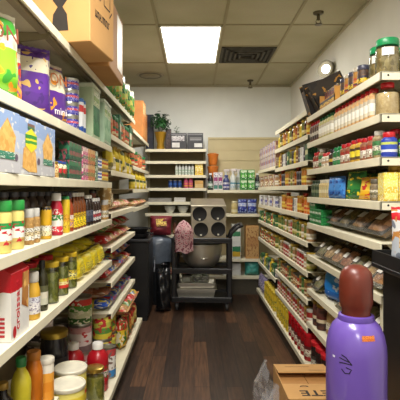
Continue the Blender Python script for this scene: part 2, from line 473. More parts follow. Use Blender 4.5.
struct('wall_right', MB().box((XW, YF-.1, 0), (XW+.1, YB, H_C)), wall_mat((230, 228, 220)))
struct('wall_left', MB().box((XLW-.1, YF-.1, 0), (XLW, YB, H_C)), wall_mat((205, 200, 184)))
struct('wall_front', MB().box((XLW, YF-.1, 0), (XW, YF, H_C)), wall_mat((200, 196, 182)))
pn = MB()
z = .02
while z < 2.0:
    pn.box((.2, YB-.02, z), (XW, YB, z+.145)); z += .15
pn.box((.2, YB-.026, z), (XW, YB, z+.03))
pn.box((.2, YB-.012, 0), (XW, YB-.001, z))
struct('trim_3', pn, plain((205, 190, 148), .55, var=.05, scale=4))
struct('baseboard_right', MB().box((XW-.012, YF, 0), (XW, YB-.03, .1)), DARK)

# ceiling fixtures
t = thing('ceiling_light', 'bright rectangular fluorescent light panel set in the ceiling', 'light', (-.03, 4.69, H_C))
fm = MB(); a, c = .29, .595
fm.box((-a, -c, -.012), (-a+.018, c, .0)).box((a-.018, -c, -.012), (a, c, 0)).box((-a, -c, -.012), (a, -c+.018, 0)).box((-a, c-.018, -.012), (a, c, 0))
obj('frame', fm.mesh('frame', plain((225, 222, 205), .4, var=.03)), t)
obj('diffuser', MB().box((-a+.018, -c+.018, -.008), (a-.018, c-.018, -.002)).mesh('diffuser', plain((255, 253, 244), .5, var=.0, emit=9.)), t)
t = thing('ceiling_vent', 'dark dusty square air vent in the ceiling beside the light', 'vent', (.58, 4.99, H_C))
obj('backing', MB().box((-.29, -.29, -.004), (.29, .29, -.001)).mesh('backing', plain((36, 33, 28), .8, var=.3)), t)
fv = MB()
for k, r_ in enumerate((.285, .235, .185, .135, .085)):
    zz = -.006-.003*k
    for (p0, p1) in (((-r_, -r_), (r_, -r_+.022)), ((-r_, r_-.022), (r_, r_)), ((-r_, -r_), (-r_+.022, r_)), ((r_-.022, -r_), (r_, r_))):
        fv.box((p0[0], p0[1], zz-.008), (p1[0], p1[1], -.004))
obj('louvre', fv.mesh('louvre', plain((70, 66, 56), .7, var=.3)), t)
t = thing('ceiling_diffuser', 'round flat air diffuser in the ceiling above the left shelves', 'vent', (-.57, 5.87, H_C))
obj('plate', MB().lathe([(0, -.02), (.09, -.02), (.1, -.012), (.17, -.006), (.18, 0)], 28).mesh('plate', plain((150, 140, 112), .6)), t)
obj('ring', MB().lathe([(.125, -.016), (.14, -.018), (.15, -.008)], 28).mesh('ring', plain((110, 102, 82), .6)), t)
SPR = plain((96, 88, 70), .4, .7)
def sprinkler(x, y, label):
    t = thing('fire_sprinkler', label, 'sprinkler', (x, y, H_C), 0, 'ceiling sprinklers')
    obj('escutcheon', MB().lathe([(0, -.02), (.03, -.02), (.042, -.012), (.045, 0)], 18).mesh('escutcheon', SPR), t)
    obj('pipe', MB().lathe([(.012, -.065), (.014, -.05), (.014, -.015)], 12).mesh('pipe', SPR), t)
    obj('frame_arm', MB().tube([(-.013, 0, -.06), (-.022, 0, -.08), (-.006, 0, -.1)], .004, 6).tube([(.013, 0, -.06), (.022, 0, -.08), (.006, 0, -.1)], .004, 6).mesh('frame_arm', SPR), t)
    obj('deflector', MB().lathe([(0, -.108), (.03, -.106), (.032, -.101), (0, -.099)], 16).mesh('deflector', SPR), t)
sprinkler(1.05, 3.8, 'ceiling sprinkler over the right shelves, nearer and larger of the two')
sprinkler(.77, 6.15, 'small far ceiling sprinkler close to the back wall')
t = thing('wall_lamp', 'round lit emergency lamp head high on the right wall', 'lamp', (XW, 4.5, 2.6))
Mx = Matrix.Rotation(R(-90), 4, 'Y')
obj('mount', MB().lathe([(0, 0), (.05, 0), (.05, .03), (0, .03)], 20, M=Mx).mesh('mount', plain((150, 145, 125), .5)), t)
Ml = Matrix.Translation((-.06, -.02, 0)) @ Matrix.Rotation(R(38), 4, 'Z') @ Matrix.Rotation(R(-90), 4, 'Y')
obj('lamp_head', MB().lathe([(0, -.05), (.05, -.045), (.085, 0), (.088, .04), (.07, .04), (.055, .015)], 24, M=Ml).mesh('lamp_head', plain((120, 112, 90), .4, .3)), t)
obj('bulb', MB().lathe([(.046, .020), (.042, .034), (.026, .044), (0, .047)], 20, M=Ml).mesh('bulb', plain((255, 252, 240), .3, var=0, emit=6.)), t)

# ------------------------------------------------------------------ shelving
def bay(name, label, loc, rz, L, levels, base=None, height=1.9, post_d=.03, endrail=(), cat='shelving', backz=None, group=None, back=True, ribs=3, holes=False):
    t = thing(name, label, cat, loc, rz, group)
    x0, x1 = -L/2+.002, L/2-.002
    if back: obj('back_panel', MB().box((x0+.01, -.03, backz or .03), (x1-.01, -.01, height)).mesh('back_panel', BACKM), t)
    for x in (x0, x1-.03):
        pm = MB().box((x, -.045, 0), (x+.03, -.001, height))
        obj('upright', pm.mesh('upright', POST), t)
    for i, (z, d) in enumerate(levels):
        s = MB().box((x0, -d+.006, z-.005), (x1, -.03, z-.0005))
        sh = obj('shelf', s.mesh('shelf', CREAM), t)
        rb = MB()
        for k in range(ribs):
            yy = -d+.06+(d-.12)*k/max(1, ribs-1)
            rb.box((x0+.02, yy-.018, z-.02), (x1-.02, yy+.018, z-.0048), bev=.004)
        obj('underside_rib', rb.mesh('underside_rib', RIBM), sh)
        obj('price_rail', MB().box((x0, -d, z-.038), (x1, -d+.008, z-.0004), bev=.0015).mesh('price_rail', CREAM), sh)
        for x in (x0+.002, x1-.006):
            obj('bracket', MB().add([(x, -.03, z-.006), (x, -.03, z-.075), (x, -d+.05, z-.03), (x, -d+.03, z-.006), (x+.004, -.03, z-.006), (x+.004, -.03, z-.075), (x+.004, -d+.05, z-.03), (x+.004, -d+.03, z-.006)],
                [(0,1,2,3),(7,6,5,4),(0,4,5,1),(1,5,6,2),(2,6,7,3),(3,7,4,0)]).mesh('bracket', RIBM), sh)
        if i in endrail:
            e = MB().box((x1-.008, -d, z-.038), (x1, -.03, z-.0004), bev=.0015)
            obj('end_rail', e.mesh('end_rail', CREAM), sh)
            hole = MB().lathe([(0, -.001), (.005, -.001), (.005, .0005), (0, .0005)], 10, M=Matrix.Translation((x1, -d+.035, z-.017)) @ Matrix.Rotation(R(90), 4, 'Y'))
            obj('slot', hole.mesh('slot', DARK), sh)
    if base:
        zb, db = base
        bs = obj('base_deck', MB().box((x0, -db+.006, zb-.012), (x1, -.03, zb-.0005)).mesh('base_deck', CREAM), t)
        obj('kick_plate', MB().box((x0+.004, -db+.03, 0), (x1-.004, -db+.04, zb-.012)).mesh('kick_plate', plain((70, 64, 52), .6)), bs)
        obj('price_rail', MB().box((x0, -db, zb-.04), (x1, -db+.008, zb-.0004), bev=.0015).mesh('price_rail', CREAM), bs)
    return t
LBK = 1.02; DL = LBK-XL
zB = [2.07, 1.70, 1.452, 1.20, .915]; zA = zB+[.53]
ZBASE = .165
bay('shelving_bay', 'cream metal shelving bay at the left, nearest the camera', (-LBK, 1.285, 0), R(90), 1.23, [(z, DL) for z in zA], (ZBASE, LBK-.5), 2.1, group='left shelving bays')
bay('shelving_bay', 'cream metal shelving bay on the left with purple bags and yellow snack bags', (-LBK, 2.515, 0), R(90), 1.23, [(z, DL) for z in zB], (ZBASE, LBK-.5), 2.1, group='left shelving bays')
zC = [2.07, 1.79, 1.54, 1.24, 1.0, .757, .54]
bay('shelving_bay', 'left shelving bay beyond the yellow snack bags, with more closely set shelves', (-LBK, 3.745, 0), R(90), 1.23, [(z, DL) for z in zC], (ZBASE, LBK-.5), 2.1, group='left shelving bays')
zD = [2.0, 1.64, 1.41, 1.22]
bay('corner_shelving', 'small corner shelving on the left just before the back wall shelves', (-LBK, 5.13, 0), R(90), 1.5, [(z, DL-.02) for z in zD], None, 2.05, backz=1.1)
RBK = 1.37; DR = RBK-XR
zR = [1.917, 1.734, 1.544, 1.35, 1.168, .94, .70, .467]
nb = bay('shelving_bay', 'right shelving bay nearest the purple tank, with spice jars', (RBK, 2.59, 0), R(-90), 1.27, [(z, DR) for z in zR], (ZBASE, RBK-.79), 1.95, endrail=(0, 1, 2, 3), group='right shelving bays')
obj('front_upright', MB().box((.60, -DR+.012, .17), (.632, -DR+.04, .93), bev=.002).mesh('front_upright', CREAM), nb)
zM = [1.98, 1.80, 1.615, 1.437, 1.224, 1.025, .81, .61, .41]
bay('shelving_bay', 'middle right shelving bay behind the spice jars', (RBK, 3.865, 0), R(-90), 1.27, [(z, DR) for z in zM], (ZBASE, RBK-.79), 2.0, group='right shelving bays')
zF = [1.643, 1.437, 1.224, 1.025, .81, .51]
bay('shelving_bay', 'far right shelving bay closest to the back wall', (RBK, 5.1, 0), R(-90), 1.19, [(z, DR) for z in zF], (ZBASE, RBK-.79), 1.68, group='right shelving bays')
YK = 6.0
zK = [1.947, 1.787, 1.60, 1.427, 1.24, 1.087, .8]
bay('wall_shelving', 'mostly empty cream shelving along the back wall, left of the panelling', (-.245, 6.40, 0), 0, .82, [(z, .40) for z in zK], (.25, .40), 1.94)
zK2 = [1.40, 1.08, .48]
bay('wall_shelving', 'low cream shelves on the back wall panelling behind the cart', (.72, 6.395, 0), 0, 1.09, [(z, .39) for z in zK2], (.25, .39), 1.45, back=False)
# ------------------------------------------------------------------ LEFT, near shelves
S1, S2, S3, S4, S5, S6 = ['near left %s' % s for s in ('top shelf', 'second shelf', 'third shelf', 'fourth shelf', 'fifth shelf', 'bottom deck')]
CARD = plain((196, 150, 92), .75, var=.06, scale=5); CARD2 = plain((178, 128, 72), .75, var=.08, scale=5)
INK = plain((46, 40, 36), .7, var=.1); TAPE = plain((206, 170, 116), .35, var=.03)
# two big moving cartons on the top shelf
def bigbox(w, d, h, marks):
    P = [('carton', MB().box((-w/2, -d/2, 0), (w/2, d/2, h), bev=.004).mesh('carton', CARD), None),
         ('tape', MB().box((-.03, -d/2-.001, h*.7), (.03, -d/2+.001, h)).box((-.03, -d/2-.001, h-.001), (.03, d/2, h+.001)).mesh('tape', TAPE), None)]
    return P
w, d, h = .40, .44, .46   # w across the aisle-front direction is world y after turning
b1 = thing('cardboard_carton', 'large cardboard carton with black hourglass mark, nearest on the top shelf', 'box', (-.663, 2.228, 2.072), R(-8.5))
obj('carton', MB().box((-.22, -.165, 0), (.22, .165, .5), bev=.004).mesh('carton', CARD), b1)
hg = []
for (x, z) in ((-.085, .02), (.0, .02), (-.008, .10), (-.03, .135), (-.008, .165), (.0, .19), (-.018, .22), (-.065, .22), (-.085, .19), (-.078, .165), (-.055, .135), (-.078, .10)): hg.append((x+.045, z))
hv = [(x*.95+.075, -.1658, z*.95+.035) for x, z in hg]
obj('hourglass_mark', MB().add(hv, [tuple(range(len(hv)))]).mesh('hourglass_mark', INK), b1)
mk = MB()
def bar(mb, y, z, l, t, an=0):   # stroke on the aisle face (x = +.22)
    ca, sa = math.cos(an), math.sin(an)
    q = [(-l/2, -t/2), (l/2, -t/2), (l/2, t/2), (-l/2, t/2)]
    mb.add([(.2212, y+a*ca-c*sa, z+a*sa+c*ca) for a, c in q], [(0,1,2,3)])
rnd = random.Random(3)
yy = -.10
for wlen in (7, 8):
    for k in range(wlen):
        bar(mk, yy, .155, .005, .034); bar(mk, yy+.006, .155+rnd.choice((-.014, 0, .014)), .012, .007)
        if rnd.random() > .4: bar(mk, yy+.011, .155, .005, .034)
        yy += .0125
    yy += .008
for (cy, cz) in ((-.08, .31), (.06, .28)):
    for (dy, dz, l, an) in ((0, .045, .085, 0), (0, -.045, .085, 0), (-.0425, 0, .09, PI/2), (.0425, 0, .09, PI/2), (.055, -.06, .05, PI/4)):
        bar(mk, cy+dy, cz+dz, l, .007, an)
obj('printing', mk.mesh('printing', INK), b1)
b2 = thing('cardboard_carton', 'plainer pale cardboard carton behind the hourglass carton on the top shelf', 'box', (-.68, 2.675, 2.072), R(0))
obj('carton', MB().box((-.22, -.235, 0), (.22, .235, .40), bev=.004).mesh('carton', CARD2), b2)
obj('white_label', MB().box((.2195, .02, .06), (.2212, .2, .38)).mesh('white_label', plain((222, 214, 196), .5, var=.05)), b2)

# green crisp-style packs standing on the top shelf beyond the cartons
pk = lab((70, 130, 50), (120, 165, 60), (206, 196, 90), (70, 150, 60), (225, 228, 205), spk=(40, 110, 40), spk2=(196, 120, 60), th=.58)
gp1 = bag(.15, .24, .07, pk, plain((226, 228, 214), .3), 11, name='snack_pouch')
gp2 = bag(.15, .27, .07, lab((96, 150, 60), (150, 180, 70), (60, 140, 60), (230, 232, 215), spk=(214, 150, 60), spk2=(30, 100, 50)), plain((226, 228, 214), .3), 12, name='snack_pouch')
y = 3.22
for k in range(8):
    lput((gp1, gp2)[k % 2], 'glossy green and white snack pouch', 'far left top shelf', y, 2.072, .615, R(-30+random.uniform(-8, 8))); y += .145
# the second shelf: chip bags
gbag = bag(.22, .30, .10, printed([(0, (120, 190, 40)), (.2, (140, 205, 50)), (.55, (226, 222, 200))], (232, 150, 40), 4., .6, 'Z', .35, (60, 150, 50)), plain((224, 220, 200), .35), 1, name='chip_bag')
q = put(gbag, 'green and cream chip bag', S2, -.665, 1.47, 1.703, R(62), rx=R(-3), cat='bag')
text_mb('SON', .075, plain((120, 60, 40), .5), face_front(.0, -.058, .205), parent=q)
obag = bag(.16, .24, .07, lab((226, 140, 40), (232, 150, 50), (200, 60, 40), (222, 212, 190), spk=(120, 60, 120)), plain((200, 180, 150), .35), 2, name='chip_bag')
put(obag, 'orange chip bag squeezed behind the green bag', S2, -.70, 1.655, 1.703, R(58), rx=R(-3))
pm_ = printed([(0, (76, 38, 122)), (.30, (84, 42, 132)), (.62, (206, 196, 168)), (.86, (80, 42, 126))], (62, 30, 104), 5., .6, 'Z', .3, (196, 160, 90))
pbag = bag(.17, .30, .065, pm_, plain((84, 44, 130), .3), 3, name='chip_bag')
put(pbag, 'purple and cream chip bag standing edge-on', S2, -.675, 1.87, 1.703, R(40), rx=R(-4))
pm2 = printed([(0, (88, 46, 134)), (.42, (92, 48, 140)), (.5, (226, 216, 188)), (.9, (96, 54, 140))], (226, 150, 40), 3.3, .62, 'Z', .3, None)
pbag2 = bag(.22, .30, .085, pm2, plain((206, 190, 170), .3), 4, name='chip_bag')
q = put(pbag2, 'purple and cream chip bag facing the aisle', S2, -.665, 2.10, 1.703, R(66), rx=R(-7))
text_mb('SON', .075, plain((172, 96, 44), .5), face_front(.0, -.054, .205), parent=q)
text_mb('mini', .05, plain((236, 230, 224), .5), face_front(.0, -.062, .05), parent=q)
tun = can(.05, .064, lab((40, 40, 130), (50, 50, 150), (180, 60, 70), (56, 50, 150), spk=(200, 190, 220), sc=9, th=.6), lid=None)
for k in range(4): lput(tun, 'flat blue and purple tin stacked fourfold', S2, 2.285, 1.702+k*.0645, .635, k*.7)
blw = bottle(.027, .19, lab((40, 80, 160), (225, 228, 232), (228, 230, 232), (200, 60, 60), (228, 230, 232)), plain((60, 110, 180), .4), neck=.8, sh=.86, caph=.1, nz=.93)
lput(blw, 'slim blue and white bottle', S2, 2.42, 1.702, .62)
lput(blw, 'slim blue and white bottle', S2, 2.49, 1.702, .625)
# clear tubs of green stuff
def tub(w, d, h, content, lidm, tubm):
    P = [('tub', MB().box((-w/2, -d/2, 0), (w/2, d/2, h*.93), bev=.006).mesh('tub', tubm), None),
         ('see_through_window', MB().box((-w*.42, -d/2-.001, .02), (w*.42, -d/2+.001, h*.6)).box((-w/2-.001, -d*.1, .02), (-w/2+.001, d*.42, h*.6)).mesh('see_through_window', content), None),
         ('lid', MB().box((-w*.52, -d*.52, h*.92), (w*.52, d*.52, h), bev=.004).mesh('lid', lidm), None),
         ('label', MB().box((-w*.36, -d/2-.001, h*.62), (w*.36, -d/2+.001, h*.86)).mesh('label', lab((206, 214, 170), (150, 180, 90), (225, 228, 205), spk=(80, 140, 70))), None)]
    return proto('clear_tub', 'tub', P, w, d, h)
t1 = tub(.2, .15, .315, lumpy((20, 96, 52), (60, 140, 80), 18), plain((206, 214, 190), .35), plain((176, 194, 160), .3))
t2 = tub(.12, .15, .28, lumpy((120, 170, 130), (170, 205, 170), 18), plain((206, 218, 200), .35), plain((170, 196, 170), .3))
lput(t1, 'clear tub half full of dark green packets', S2, 2.68, 1.702, .655)
lput(t2, 'smaller clear tub of pale green packets', S2, 2.92, 1.702, .645)
lput(t2, 'smaller clear tub of pale green packets', S2, 3.055, 1.702, .65)
# third shelf: pasta boxes
SKY = plain((196, 208, 226), .5, var=.05, scale=8)
def pastabox(w, h, style):
    d = .06
    P = [('carton', MB().box((-w/2, -d/2, 0), (w/2, d/2, h), bev=.0015).mesh('carton', printed([(0, (186, 186, 190)), (.35, (176, 186, 206)), (.7, (140, 164, 204))], (206, 206, 206), 5., .62)), None)]
    pas = lumpy((204, 150, 72), (226, 182, 104), 60)
    yq = -d/2-.001
    if style == 0:
        P.append(('pasta_window', MB().add([(0, yq, h*.88), (-w*.34, yq, h*.60), (-w*.27, yq, h*.30), (w*.27, yq, h*.30), (w*.34, yq, h*.60)], [(0,1,2,3,4)]).mesh('pasta_window', pas), None))
        P.append(('green_label', MB().add([(-w*.3, yq-.0005, h*.22), (w*.30, yq-.0005, h*.22), (w*.30, yq-.0005, h*.34), (-w*.3, yq-.0005, h*.34)], [(0,1,2,3)]).mesh('green_label', printed([(0, (46, 120, 96)), (.7, (60, 132, 106))], (220, 226, 216), 7, .6)), None))
    else:
        P.append(('pasta_window', MB().add([(-w*.06, yq, h*.62), (-w*.34, yq, h*.45), (-w*.38, yq, h*.12), (-w*.1, yq, h*.05), (w*.28, yq, h*.05), (w*.22, yq, h*.4)], [(0,1,2,3,4,5)]).mesh('pasta_window', pas), None))
        P.append(('brand_badge', MB().add([(w*.3*math.cos(k*PI/3+PI/6), yq-.0006, h*.62+h*.22*math.sin(k*PI/3+PI/6)) for k in range(6)], [tuple(range(6))]).mesh('brand_badge', printed([(0, (222, 210, 40)), (.36, (60, 150, 60)), (.48, (224, 214, 44)), (.56, (50, 140, 60)), (.72, (224, 214, 44))])), None))
        P.append(('badge_top', MB().add([(-w*.16, yq-.0004, h*.82), (w*.16, yq-.0004, h*.82), (w*.16, yq-.0004, h*.92), (-w*.16, yq-.0004, h*.92)], [(0,1,2,3)]).mesh('badge_top', printed([(0, (70, 110, 80)), (.5, (120, 90, 80))])), None))
    P.append(('seal_dot', MB().add([(w*.36+w*.07*math.cos(k*PI/5), yq-.0003, h*.26+w*.07*math.sin(k*PI/5)) for k in range(10)], [tuple(range(10))]).mesh('seal_dot', plain((96, 84, 100), .5)), None))
    return proto('pasta_box', 'box', P, w, d, h)
pb0 = pastabox(.165, .192, 0); pb1 = pastabox(.185, .192, 1)
lput(pb0, 'pale blue pasta box with diamond window', S3, 1.375, 1.453, .60, R(-4))
lput(pb1, 'pale blue pasta box with yellow-green badge', S3, 1.575, 1.453, .60, R(-3))
lput(pb0, 'pale blue pasta box with diamond window', S3, 1.755, 1.453, .60, R(-2))
clb = bag(.1, .16, .06, printed([(0, (120, 90, 60)), (.3, (150, 140, 130)), (.6, (190, 196, 206))], (110, 130, 170), 4, .58), clear(), 5)
lput(clb, 'greyish clear pouch standing behind small jars', S3, 1.93, 1.453, .72)
bj = jar(.026, .07, lab((196, 166, 100), (226, 206, 150), (210, 180, 110), spk=(150, 60, 40)), plain((190, 160, 60), .3, .6), None)
bjw = jar(.028, .075, lab((70, 60, 50), (196, 40, 50), (226, 214, 180), spk=(40, 100, 60)), plain((50, 80, 160), .4), None)
lput(bj, 'small beige jar with gold lid', S3, 1.88, 1.453); lput(bj, 'small beige jar with gold lid', S3, 1.935, 1.453)
lput(bjw, 'small red-labelled jar with blue lid', S3, 2.0, 1.453); lput(bjw, 'small red-labelled jar with blue lid', S3, 2.06, 1.453)
def pkt(c, s, s2, w=.056, h=.088, d=.05): return carton(w, d, h, lab(c, c, s, c, spk=s, spk2=s2, sc=6), lab(c, s2, c, s, spk=s), None, name='seasoning_box')
dg = pkt((24, 66, 56), (50, 120, 84), (150, 70, 80)); pkk = pkt((196, 70, 130), (226, 200, 190), (70, 100, 80)); tan_ = pkt((190, 90, 60), (214, 176, 116), (90, 120, 60)); gr_ = pkt((40, 120, 84), (200, 210, 190), (20, 70, 50))
row(-1, 1.453, 2.10, 2.36, [(dg, 'dark green seasoning box')], S3, .003, tiers=2, jit=.03)
row(-1, 1.453, 2.36, 2.48, [(pkk, 'pink seasoning box')], S3, .003, tiers=2, jit=.03)
row(-1, 1.453, 2.48, 2.67, [(tan_, 'red and tan seasoning box')], S3, .003, tiers=2, jit=.03)
row(-1, 1.453, 2.67, 2.73, [(gr_, 'bright green seasoning box')], S3, .001, tiers=2, jit=.0)
bw = can(.034, .075, lab((226, 228, 232), (60, 84, 170), (228, 230, 234), (60, 84, 170), (228, 228, 230))); yw = can(.032, .075, lab((196, 160, 60), (226, 206, 120), (190, 80, 50), (214, 180, 80)))
row(-1, 1.453, 2.74, 2.89, [(bw, 'small blue and white tin')], S3, .002, tiers=2)
row(-1, 1.453, 2.89, 3.12, [(yw, 'small yellow tin')], S3, .002, tiers=2)
# fourth shelf: sauces and seasonings
PARM = (226, 208, 122)
shaker = jar(.036, .165, plain(PARM, .5), plain((36, 140, 60), .35), None, lidh=.032, shoulder=.9, neck=.95, ribs=True)
shaker['parts'].append(('label', MB().lathe([(.0368, .025), (.0368, .095)], 20).mesh('label', printed([(0, (196, 170, 100)), (.2, (232, 230, 222)), (.72, (40, 140, 66))], (186, 30, 44), 3.2, .6)), None))
for k, yv in enumerate((1.43, 1.535)): lput(shaker, 'yellow cheese shaker with green lid', S4, yv, 1.201, .617, .4)
herb = jar(.0215, .13, lumpy((150, 112, 60), (186, 146, 84), 120), plain((206, 204, 198), .4), lab((226, 222, 210), (206, 190, 150), (228, 226, 214), spk=(80, 60, 40)), lidh=.03, shoulder=.9, lb=(.15, .6))
for yv in (1.655, 1.72): lput(herb, 'brown spice jar with white lid', S4, yv, 1.201, .61, 1.2)
must = bottle(.024, .13, plain((206, 160, 30), .4), plain((34, 30, 30), .4), lab((226, 214, 170), (230, 224, 206), spk=(120, 110, 90)), neck=.86, sh=.86, caph=.22, nz=.93, lb=(.1, .42), capr=.96)
lput(must, 'yellow mustard bottle with black cap', S4, 1.845, 1.201, .608, 1)
ket = bottle(.029, .185, plain((178, 22, 50), .35), plain((232, 230, 226), .4), lab((214, 60, 70), (230, 226, 214), (60, 130, 60), (196, 30, 50), spk=(230, 220, 210)), neck=.6, sh=.6, caph=.17, nz=.92, lb=(.08, .62), capr=.74, waist=.08)
lput(ket, 'red ketchup bottle with white cap', S4, 2.0, 1.201, .612)
ygc = bottle(.022, .17, plain((214, 180, 36), .35), plain((30, 120, 66), .4), lab((222, 190, 50), (214, 160, 40), spk=(160, 110, 30)), neck=.7, sh=.82, caph=.15, nz=.92, capr=.9)
lput(ygc, 'yellow squeeze bottle with green cap', S4, 2.11, 1.201); 
hot = bottle(.019, .185, plain((150, 60, 26), .25), plain((70, 60, 84), .4), lab((232, 190, 40), (222, 170, 40), (230, 214, 190), spk=(150, 90, 150)), neck=.42, sh=.55, caph=.13, lb=(.1, .42))
hot2 = bottle(.019, .185, plain((120, 62, 24), .25), plain((226, 222, 214), .4), lab((236, 200, 30), (240, 210, 40), (206, 160, 30), spk=(60, 90, 40)), neck=.42, sh=.6, caph=.1, lb=(.06, .45))
drk = bottle(.023, .17, plain((40, 26, 24), .2), plain((226, 222, 214), .4), lab((60, 66, 84), (90, 96, 110), spk=(40, 40, 50)), neck=.5, sh=.66, caph=.1)
wl = bottle(.022, .15, plain((52, 36, 32), .2), plain((206, 204, 200), .4), lab((220, 218, 214), (190, 60, 60), (226, 222, 216), spk=(60, 60, 80)), neck=.5, sh=.66, caph=.12)
amb = bottle(.03, .2, plain((110, 40, 20), .2), plain((40, 26, 22), .4), lab((206, 150, 60), (160, 60, 30)), neck=.45, sh=.55, caph=.1)
for yv in (2.19,): lput(hot, 'hot sauce bottle with purple cap', S4, yv, 1.201, .605)
for yv in (2.27, 2.33, 2.39, 2.45): lput(hot2, 'brown hot sauce bottle with yellow label', S4, yv, 1.201, .607)
for yv in (2.53, 2.60): lput(drk, 'dark sauce bottle with white cap', S4, yv, 1.201)
for yv in (2.68, 2.75, 2.82): lput(wl, 'dark bottle with white and red label', S4, yv, 1.201)
for yv in (2.9, 2.97): lput(amb, 'taller amber bottle with dark cap', S4, yv, 1.201, .66)
for yv in (3.05, 3.1): lput(herb, 'brown spice jar with white lid', S4, yv, 1.201, .61)
bk = bottle(.03, .192, plain((70, 56, 50), .25), plain((62, 62, 70), .35), lab((110, 90, 70), (150, 130, 100), spk=(60, 60, 60)), neck=.6, sh=.68, caph=.1, capr=.82)
for k in range(14): lput(bk, 'dark-capped bottle in the back row', S4, 1.42+k*.105, 1.201, .74)
# fifth shelf: croissants, pickles, yellow snack bags
cx = thing('croissant_package', 'red and white croissant package standing upright', 'box', (-.645, 1.505, .916), R(90))
PLACED.append((cx, 'red and white croissant package', S5, 1.505, .916))
w, d, h = .155, .13, .25
bd = MB(); bd.add([(-w/2, -d/2, 0), (w/2, -d/2, 0), (w/2, d/2, 0), (-w/2, d/2, 0), (-w/2, -d/2, h*.86), (w/2, -d/2, h*.86), (w/2, d/2, h*.86), (-w/2, d/2, h*.86), (-w/2, -.012, h), (w/2, -.012, h), (w/2, .012, h), (-w/2, .012, h)],
    [(0,3,2,1), (0,1,5,4), (1,2,6,5), (2,3,7,6), (3,0,4,7), (4,5,9,8), (5,6,10,9), (6,7,11,10), (7,4,8,11), (8,9,10,11)])
obj('wrapper', bd.mesh('wrapper', printed([(0, (228, 226, 222)), (.62, (188, 20, 36))], None, 7, .5, 'Z', .35)), cx)
pic = MB(); pv = [(w*.05, -d/2-.001, h*.40), (w*.44, -d/2-.001, h*.30), (w*.46, -d/2-.001, h*.82), (w*.1, -d/2-.001, h*.82)]
obj('bread_picture', pic.add(pv, [(0,1,2,3)]).mesh('bread_picture', lumpy((150, 84, 30), (226, 178, 100), 26)), cx)
Mt = Matrix.Translation((-w*.16, -d/2-.0012, h*.43)) @ Matrix.Rotation(PI/2, 4, 'X') @ Matrix.Rotation(PI/2, 4, 'Z')
text_mb('croissant', .046, plain((190, 22, 40), .5), Mt, parent=cx)
el = MB().add([(-w*.33+.014*math.cos(k*PI/6), -d/2-.0012, h*.1+.02*math.sin(k*PI/6)) for k in range(12)], [tuple(range(12))])
el2 = MB().add([(-w/2-.0012, .03+.014*math.cos(k*PI/6), h*.5+.02*math.sin(k*PI/6)) for k in range(12)], [tuple(range(12))[::-1]])
obj('brand_oval', el.mesh('brand_oval', plain((184, 20, 36), .5)), cx); obj('brand_oval', el2.mesh('brand_oval', plain((184, 20, 36), .5)), cx)
side = MB()
for k in range(5):
    zz = h*(.06+.055*k); side.add([(-w/2-.0012, -.045, zz), (-w/2-.0012, .0, zz), (-w/2-.0012, .0, zz+.008), (-w/2-.0012, -.045, zz+.008)], [(0,3,2,1)])
obj('side_print', side.mesh('side_print', plain((184, 40, 50), .5)), cx)
mj = jar(.03, .175, plain((206, 160, 50), .35), plain((190, 186, 176), .35), lab((214, 210, 206), (226, 222, 220), (206, 206, 214), spk=(140, 130, 150)), lidh=.035, shoulder=.72, neck=.75, lb=(.15, .6))
lput(mj, 'mustard jar with pale lid', S5, 1.70, .916, .612, .8)
oil = bottle(.024, .2, plain((46, 44, 22), .2), plain((28, 26, 26), .4), lab((190, 190, 170), (206, 200, 180), (90, 90, 60)), neck=.42, sh=.6, caph=.14)
lput(oil, 'dark green oil bottle with black cap', S5, 1.82, .916, .615)
PICK = lumpy((98, 104, 34), (146, 144, 60), 55)
pk0 = jar(.034, .175, PICK, plain((190, 160, 40), .35), None, lidh=.02, glass=True, neck=.93)
pkA = jar(.034, .175, PICK, plain((204, 170, 40), .35), lab((206, 60, 40), (226, 214, 150), (210, 190, 60), spk=(190, 40, 40)), lidh=.02, glass=True, neck=.93, lb=(.22, .5))
pkB = jar(.034, .175, PICK, plain((210, 176, 40), .35), lab((222, 200, 60), (226, 216, 140), (216, 190, 50), spk=(40, 60, 70)), lidh=.02, glass=True, neck=.93, lb=(.28, .58))
lput(pk0, 'pickle jar without a label and with yellow lid', S5, 1.94, .916, .617)
lput(pkA, 'pickle jar with red and yellow label', S5, 2.09, .916, .617)
lput(pkB, 'pickle jar with plain yellow label', S5, 2.24, .916, .617)
rl = jar(.034, .17, PICK, plain((190, 30, 40), .35), lab((200, 190, 140), (120, 130, 60)), lidh=.02, neck=.93)
for yv in (1.84, 1.95, 2.06, 2.17): lput(rl, 'back-row pickle jar with red lid', S5, yv, .916, .715)
YB_ = printed([(0, (232, 210, 40)), (.3, (240, 222, 56)), (.75, (228, 204, 40))], (206, 180, 30), 5, .6, 'Y', .3, (232, 220, 90))
yb = lyingbag(.18, .27, .07, YB_, lab((214, 200, 60), (60, 150, 80), (220, 206, 70), spk=(230, 226, 200)), 6, 'snack_bag')
yb2 = lyingbag(.17, .27, .06, YB_, lab((210, 196, 50), (90, 70, 130), (222, 206, 70), spk=(60, 50, 120)), 7, 'snack_bag')
for k in range(4):
    for j in range(2):
        (lput)((yb, yb2)[(j+k) % 2], ('lower', 'upper')[j]+' yellow snack bag lying in a pile', S5, 2.40+k*.185, .918+j*.09, .842-j*.05, R(random.uniform(-2, 2)+(j*random.choice((-7, 6)))), rx=0)
yr_ = bag(.16, .125, .08, YB_, None, 8, lab((214, 200, 60), (226, 210, 80), spk=(80, 60, 40)), name='snack_bag')
for k in range(4): lput(yr_, 'small plump yellow snack bag at the shelf edge', S5, 2.42+k*.172, .916, .64, R(random.uniform(-10, 4)))
